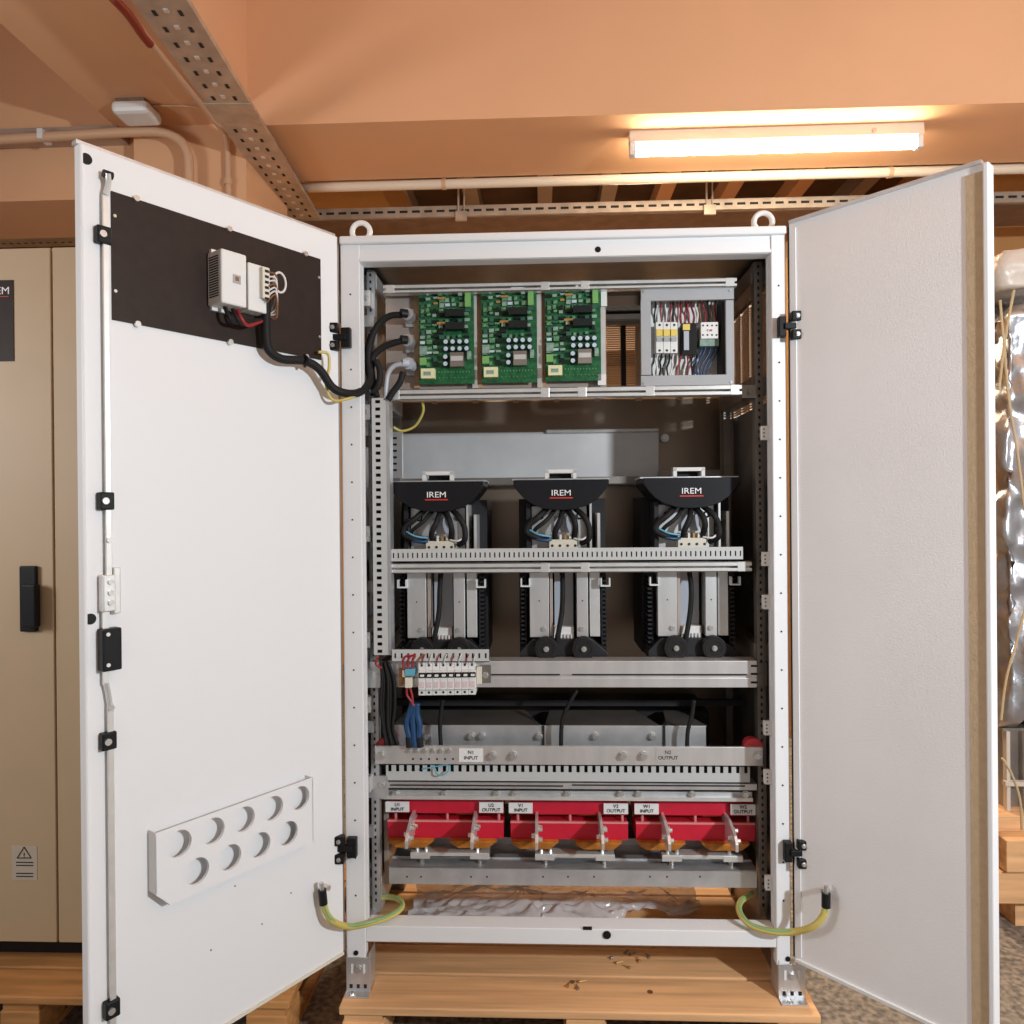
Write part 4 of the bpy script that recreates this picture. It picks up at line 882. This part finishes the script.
# ================================================================== BUSBAR
Yu = .085
t = thing('busbar', 'long grey metal busbar marked N1 INPUT and N2 OUTPUT', 'busbar', P(568, 765, Yu))
MB().pb(374.5, 746.5, 763, 765, Yu, .010).build('bar', 'alu', t, bev=.001)
for px in (381, 757): bolt(t, P(px, 755.5, Yu), .0095, h=.010)
for px in (492, 513, 622.5, 643): bolt(t, P(px, 755.5, Yu), .0095, h=.014)
for i in range(6): bolt(t, P(409+i*8, 750.5, Yu), .005, h=.008); c_ = P(413+i*8, 759, Yu); MB().cyl((c_.x, Yu-.0006, c_.z), (c_.x, Yu+.001, c_.z), .003, seg=10).build('hole', 'hole', t)
for a, c_, s1_, s2_ in ((459, 483, 'N1', 'INPUT'), (656, 680, 'N2', 'OUTPUT')):
    lb_ = MB().pb(a, 748.5, c_, 762, Yu-.0012, .001).build('label_plate', 'label' if s1_ == 'N1' else 'alu', t); pq = P((a+c_)/2, 752.5, Yu-.0016); text(s1_, pq, .014, 'ink', lb_); pq = P((a+c_)/2, 758, Yu-.0016); text(s2_, pq, .014, 'ink', lb_)
for i, px in enumerate((386, 752)):
    p = P(px, 742, Yu+.03); q = thing('standoff_insulator', 'red standoff insulator behind the %s end of the busbar' % ('left', 'right')[i], 'insulator', p, 'red standoffs behind the busbar')
    MB().cyl((p.x, Yu+.011, p.z-.012), (p.x, Yu+.05, p.z-.012), .028, .024, seg=20).build('body', 'pink', q, bev=.003); MB().cyl((p.x, Yu+.05, p.z-.012), (p.x, Yu+.07, p.z-.012), .01).build('stud', 'nickel', q)
tag(MB().tube([P(435, 768, .09), P(437, 774, .085), P(443, 775, .082), P(449, 770, .085), P(447, 765, .09), P(428, 768, .088), P(422, 769, .09)], .0022, seg=6).build('wire', 'lblue', smooth=True), 'small blue wire loop in front of the comb duct', 'wire')
# rail below comb duct
t = thing('mounting_rail', 'galvanised rail with bolts above the three red insulator units', 'rail', P(570, 800, .11))
b = MB(); b.pb(372, 783, 757, 789, .10, .05); b.build('upper_strip', 'galv', t); s = MB(); s.pb(390, 785, 563, 786.3, .0988, .002); s.pb(572, 785, 745, 786.3, .0988, .002); s.build('long_slot', 'hole', t)
MB().pb(386, 791, 752, 797, .125, .04).build('lower_strip', 'galv', t); MB().pb(380, 797, 753, 800.5, .11, .05).build('edge_strip', 'galvw', t)
for px in (395, 444, 496, 514, 567, 620, 638, 692, 745): bolt(t, P(px, 794, .122), .008, h=.010)
tr = MB().pb(366, 776, 388, 798, .095, .01).build('left_bracket', 'galv', t); bolt(tr, P(382, 785, .095), .008)
# ================================================================== RED UNITS
def make_red():
    Yq = .13; L = 386.5; Wd = 117
    zz = lambda py: P(445, py, Yq).z
    xx = lambda px: P(px, 825, Yq).x
    t = thing('insulator_unit', 'left red insulator unit marked U1 INPUT and U2 OUTPUT', 'insulator unit', (xx(445), Yq, zz(856)), 'red insulator units')
    MB().box(xx(L), xx(L+Wd), Yq+.012, Yq+.10, zz(815), zz(801.5)).build('upper_bar', 'red', t, bev=.001)
    MB().box(xx(L), xx(L+Wd), Yq+.06, Yq+.09, zz(824), zz(813)).build('inner_web', 'copper', t)
    lo_ = MB().box(xx(L+1), xx(L+Wd), Yq, Yq+.10, zz(838), zz(822)).build('lower_bar', 'red', t, bev=.001)
    MB().box(xx(L+1), xx(L+Wd), Yq-.001, Yq+.006, zz(822), zz(820.5)).build('bar_top_edge', 'pinkedge', t)
    for a in (8, 60, 112): MB().cyl((xx(L+a), Yq+.02, zz(822)), (xx(L+a), Yq+.02, zz(814)), .004, seg=8).build('spacer', 'pinkedge', t)
    for a, s in ((27, 'a'), (89, 'b')):
        x = xx(L+a)
        # flat lug plate projecting toward the front
        pr = [(Yq+.05, 812), (Yq-.04, 812), (Yq-.10, 818), (Yq-.115, 824), (Yq-.115, 831), (Yq-.10, 831), (Yq-.03, 834), (Yq+.05, 836)]; n_ = len(pr)
        b = MB(); b._add([(x-.004, y, zz(q)) for y, q in pr]+[(x+.004, y, zz(q)) for y, q in pr], [tuple(range(n_)), tuple(range(2*n_-1, n_-1, -1))]+[(i, (i+1) % n_, n_+(i+1) % n_, n_+i) for i in range(n_)])
        lg = b.build('terminal_lug', 'alu', t, bev=.0008)
        for dz, dy in ((819, -.06), (825, -.085), (823, -.02)): bolt(lg, (x+.004, Yq+dy, zz(dz)), .006, (1, 0, 0), h=.012)
        bolt(lg, (x-.004, Yq-.07, zz(824)), .006, (-1, 0, 0), h=.010)
        # amber insulating cup under the bar
        b = MB(); 
        poly = [(-26, 838), (22, 838), (17, 842), (13, 845), (-17, 845), (-24, 841)]
        b.prism([(x+q*2.1/F, zz(z)) for q, z in poly], Yq-.02, Yq+.09); b.build('amber_insulation', 'amber', t, bev=.002)
    MB().box(xx(L+68), xx(L+88), Yq+.035, Yq+.05, zz(819.5), zz(812)).build('amber_flap', 'amber', t)
    b = MB(); b.box(xx(L+25), xx(L+103), Yq-.02, Yq+.02, zz(853), zz(849.5)); b.box(xx(L+25), xx(L+44), Yq-.022, Yq+.02, zz(855.5), zz(850)); b.box(xx(L+84), xx(L+103), Yq-.022, Yq+.02, zz(855.5), zz(850)); b.build('link_bar', 'galvw', t, bev=.001)
    for a in (31, 40, 91): MB().cyl((xx(L+a), Yq-.005, zz(850)), (xx(L+a), Yq-.005, zz(845.5)), .0055, seg=8).build('link_bolt', 'nickel', t)
    MB().cyl((xx(L+35), Yq, P(570, 868.5, .10).z), (xx(L+35), Yq, zz(855)), .008).build('support_post', 'galvd', t); MB().cyl((xx(L+93), Yq, P(570, 868.5, .10).z), (xx(L+93), Yq, zz(855)), .008).build('support_post', 'galvd', t)
    # white marker plates without lettering yet
    MB().box(xx(L-.5), xx(L+23), Yq-.004, Yq, zz(811.8), zz(801.6)).build('marker_plate', 'label', t); MB().box(xx(L+93), xx(L+117), Yq-.004, Yq, zz(811.8), zz(801.6)).build('marker_plate', 'label', t)
    return t, Yq, xx(L+11.5), xx(L+105), zz(804.4), zz(809)
M['pinkedge'] = mat('pale_red_edge', (.72, .25, .24), .45)
ru, Yq, la, lb2, za1, za2 = make_red()
d1 = P(509.5, 825, .13).x-P(386.5, 825, .13).x; d2 = P(635, 825, .13).x-P(386.5, 825, .13).x
rus = [(ru, 0, 'U')]
rus.append((dup(ru, (d1, 0, -.001), 'middle red insulator unit marked V1 INPUT and V2 OUTPUT'), d1, 'V')); rus.append((dup(ru, (d2, 0, -.001), 'right red insulator unit marked W1 INPUT and W2 OUTPUT'), d2, 'W'))
for o_, d_, L_ in rus:
    for x, s1_, s2_ in ((la, L_+'1', 'INPUT'), (lb2, L_+'2', 'OUTPUT')):
        text(s1_, (x+d_, Yq-.0050, za1), .0135, 'ink', o_); text(s2_, (x+d_, Yq-.0050, za2), .0135, 'ink', o_)
# ================================================================== LOWER SHELF
Yw = .10
t = thing('lower_shelf', 'galvanised shelf carrying the red insulator units', 'shelf', P(570, 886, Yw))
xa_, xb_ = P(389, 876, Yw).x, P(757, 876, Yw).x; zt_ = P(570, 868.5, Yw).z
MB().box(xa_, xb_, Yw, Yw+.004, P(570, 886, Yw).z, zt_).build('front_flange', 'galv', t, bev=.001)
MB().box(xa_, xb_, Yw, .56, zt_-.003, zt_).build('shelf_sheet', 'galv', t)
MB().box(xa_-.002, xb_, .155, .163, zt_, P(570, 858, .155).z).build('upstand', 'galv', t)
MB().box(xa_, xb_, .25, .254, zt_, P(570, 838, .25).z).build('rear_upstand', 'galvw', t)
b = MB()
for px in (407, 421, 471, 487, 543, 568, 594, 650, 667, 700): b.pb(px-.8, 876, px+.8, 877.6, Yw-.0006, .001)
b.build('punched_holes', 'hole', t)
tag(MB().pb(384, 802, 389, 884, .16, .25).build('side_plate', 'plate'), 'brown plate left of the red insulator units', 'plate')
# ================================================================== PLASTIC SHEET
def sheet():
    from mathutils import noise
    bm = bmesh.new(); nx, ny = 150, 70; g = {}
    x0, x1 = P(395, 910, ZP, 2).x*.86, .36
    for i in range(nx+1):
        for j in range(ny+1):
            u, v = i/nx, j/ny; x = -.43+.93*u; y = .25+.32*v
            if u > .45: y += (u-.45)*.30*(1-v)+.03*math.sin(u*18)*(1-v)
            q = Vector((x*5+y*6, y*14-x*5, 0)); z = ZP+.004+.05*(.5-abs(noise.noise(q*.6)))+.035*(.4-abs(noise.noise(q*1.7)))+.014*(.4-abs(noise.noise(q*4)))-.005+.05*v*v+.035*math.sin(PI*min(1, u*1.1))*math.sin(PI*v)
            g[i, j] = bm.verts.new((x+.01*noise.noise(q*2), y+.02*noise.noise(q*1.3+Vector((5, 5, 5))), z))
    for i in range(nx):
        for j in range(ny): bm.faces.new([g[i, j], g[i+1, j], g[i+1, j+1], g[i, j+1]])
    b = MB(); b.bm.free(); b.bm = bm; return b.build('plastic_sheet', 'sheet', smooth=True)
tag(sheet(), 'crinkled clear plastic sheet lying on the pallet inside the cabinet base', 'plastic sheet')
# ================================================================== EARTH CABLES
def earth(label, pts, boot0, boot1):
    t = thing('earth_cable', label, 'cable', pts[0], 'yellow and green earth cables of the doors')
    MB().tube(pts, .0085, seg=10, sub=6).build('yellow_sheath', 'ye', t, smooth=True)
    MB().tube([Vector(p)+Vector((.001, -.0035, .004)) for p in pts], .0052, seg=8, sub=6).build('green_stripe', 'gr', t, smooth=True)
    MB().cyl(boot0, boot1, .011, seg=12).build('black_boot', 'black', t); 
    MB().cyl(Vector(boot0)+Vector((0, 0, .0)), Vector(boot0)+(Vector(boot0)-Vector(boot1)).normalized()*.02, .006, seg=10).build('ring_lug', 'nickel', t)
lp_ = lambda px, py, n: ploc(px, py, n)
earth('yellow green earth cable looping from the left door to the left post', [lp_(323, 898, .025), lp_(326, 912, .03), lp_(334, 922, .04), P(349, 926.5, -.04), P(370, 923, -.02), P(392, 915, .03), P(402, 906, .08), P(397, 899, .11), P(383, 897, .13), P(370, 901, .13)], lp_(322, 890, .025), lp_(323.5, 904, .025))
def rpl(px, py, n): u_, z_ = rdp(px, py, n); return TR @ Vector((u_, n, z_))
earth('yellow green earth cable looping from the right door to the right post', [rpl(826, 904, .025), rpl(823, 916, .03), rpl(812, 927, .04), P(792, 932, -.05), P(770, 931, -.03), P(750, 925, .0), P(739.5, 912, .04), P(741, 901, .08), P(752, 894, .12)], rpl(826, 893, .025), rpl(826, 907, .025))
# loose screws on the pallet
for i, (px, py) in enumerate(((614, 957), (620, 962), (627, 951), (626, 966), (633, 953), (638, 959), (647, 955), (569, 984), (577, 986), (583, 981))):
    p = P(px, py, ZP+.004, 2); a = random.uniform(0, PI); d = Vector((math.cos(a), math.sin(a), 0))
    b = MB(); b.cyl(p-d*.010, p+d*.010, .0022, .0012, seg=6); b.cyl(p-d*.013, p-d*.009, .0045, seg=8)
    tag(b.build('loose_screw', 'gold' if i % 2 else 'galvd'), 'small loose screw lying on the pallet boards '+('behind the knot' if i < 7 else 'near the middle front block'), 'screw', 'loose screws on the pallet '+('behind' if i < 7 else 'front'))
# ================================================================== LIGHT
w = bpy.data.worlds.new('world'); bpy.context.scene.world = w; w.use_nodes = True
w.node_tree.nodes['Background'].inputs[0].default_value = (1, .96, .93, 1); w.node_tree.nodes['Background'].inputs[1].default_value = .27
def area(name, loc, tgt, e, sx, sy, col):
    l = bpy.data.lights.new(name, 'AREA'); l.energy = e; l.shape = 'RECTANGLE'; l.size = sx; l.size_y = sy; l.color = col
    o = bpy.data.objects.new(name, l); C.objects.link(o); o.location = loc; o.rotation_euler = (Vector(tgt)-Vector(loc)).to_track_quat('-Z', 'Y').to_euler(); return o
fl = bpy.data.lights.new('flash_light', 'POINT'); fl.energy = 350; fl.shadow_soft_size = .06; fl.color = (.87, .94, 1)
fo = bpy.data.objects.new('flash_light', fl); C.objects.link(fo); fo.location = (2.12, -2.2, 1.95)
area('fill_light', (-3.0, -1.5, 1.9), (.8, -.2, 1.2), 40, .8, .8, (.97, .98, 1))  # added fill to brighten the right door, no lamp stands here
area('rear_fill_light', (.6, 3.0, 3.15), (.5, 3.0, 0), 170, 1.5, .3, (1, .80, .55))  # added warm light behind the cabinet so the vents glow
#area('lamp_light', ((xa+xb)/2, yl-.01, zt-.025), ((xa+xb)/2, yl-.3, 0), 14, xb-xa-.1, .03, (1, .82, .55))
s = bpy.context.scene
s.view_settings.view_transform = 'Standard'; s.view_settings.look = 'None'; s.view_settings.gamma = 1; s.view_settings.exposure = -.2; s.view_settings.use_curve_mapping = False
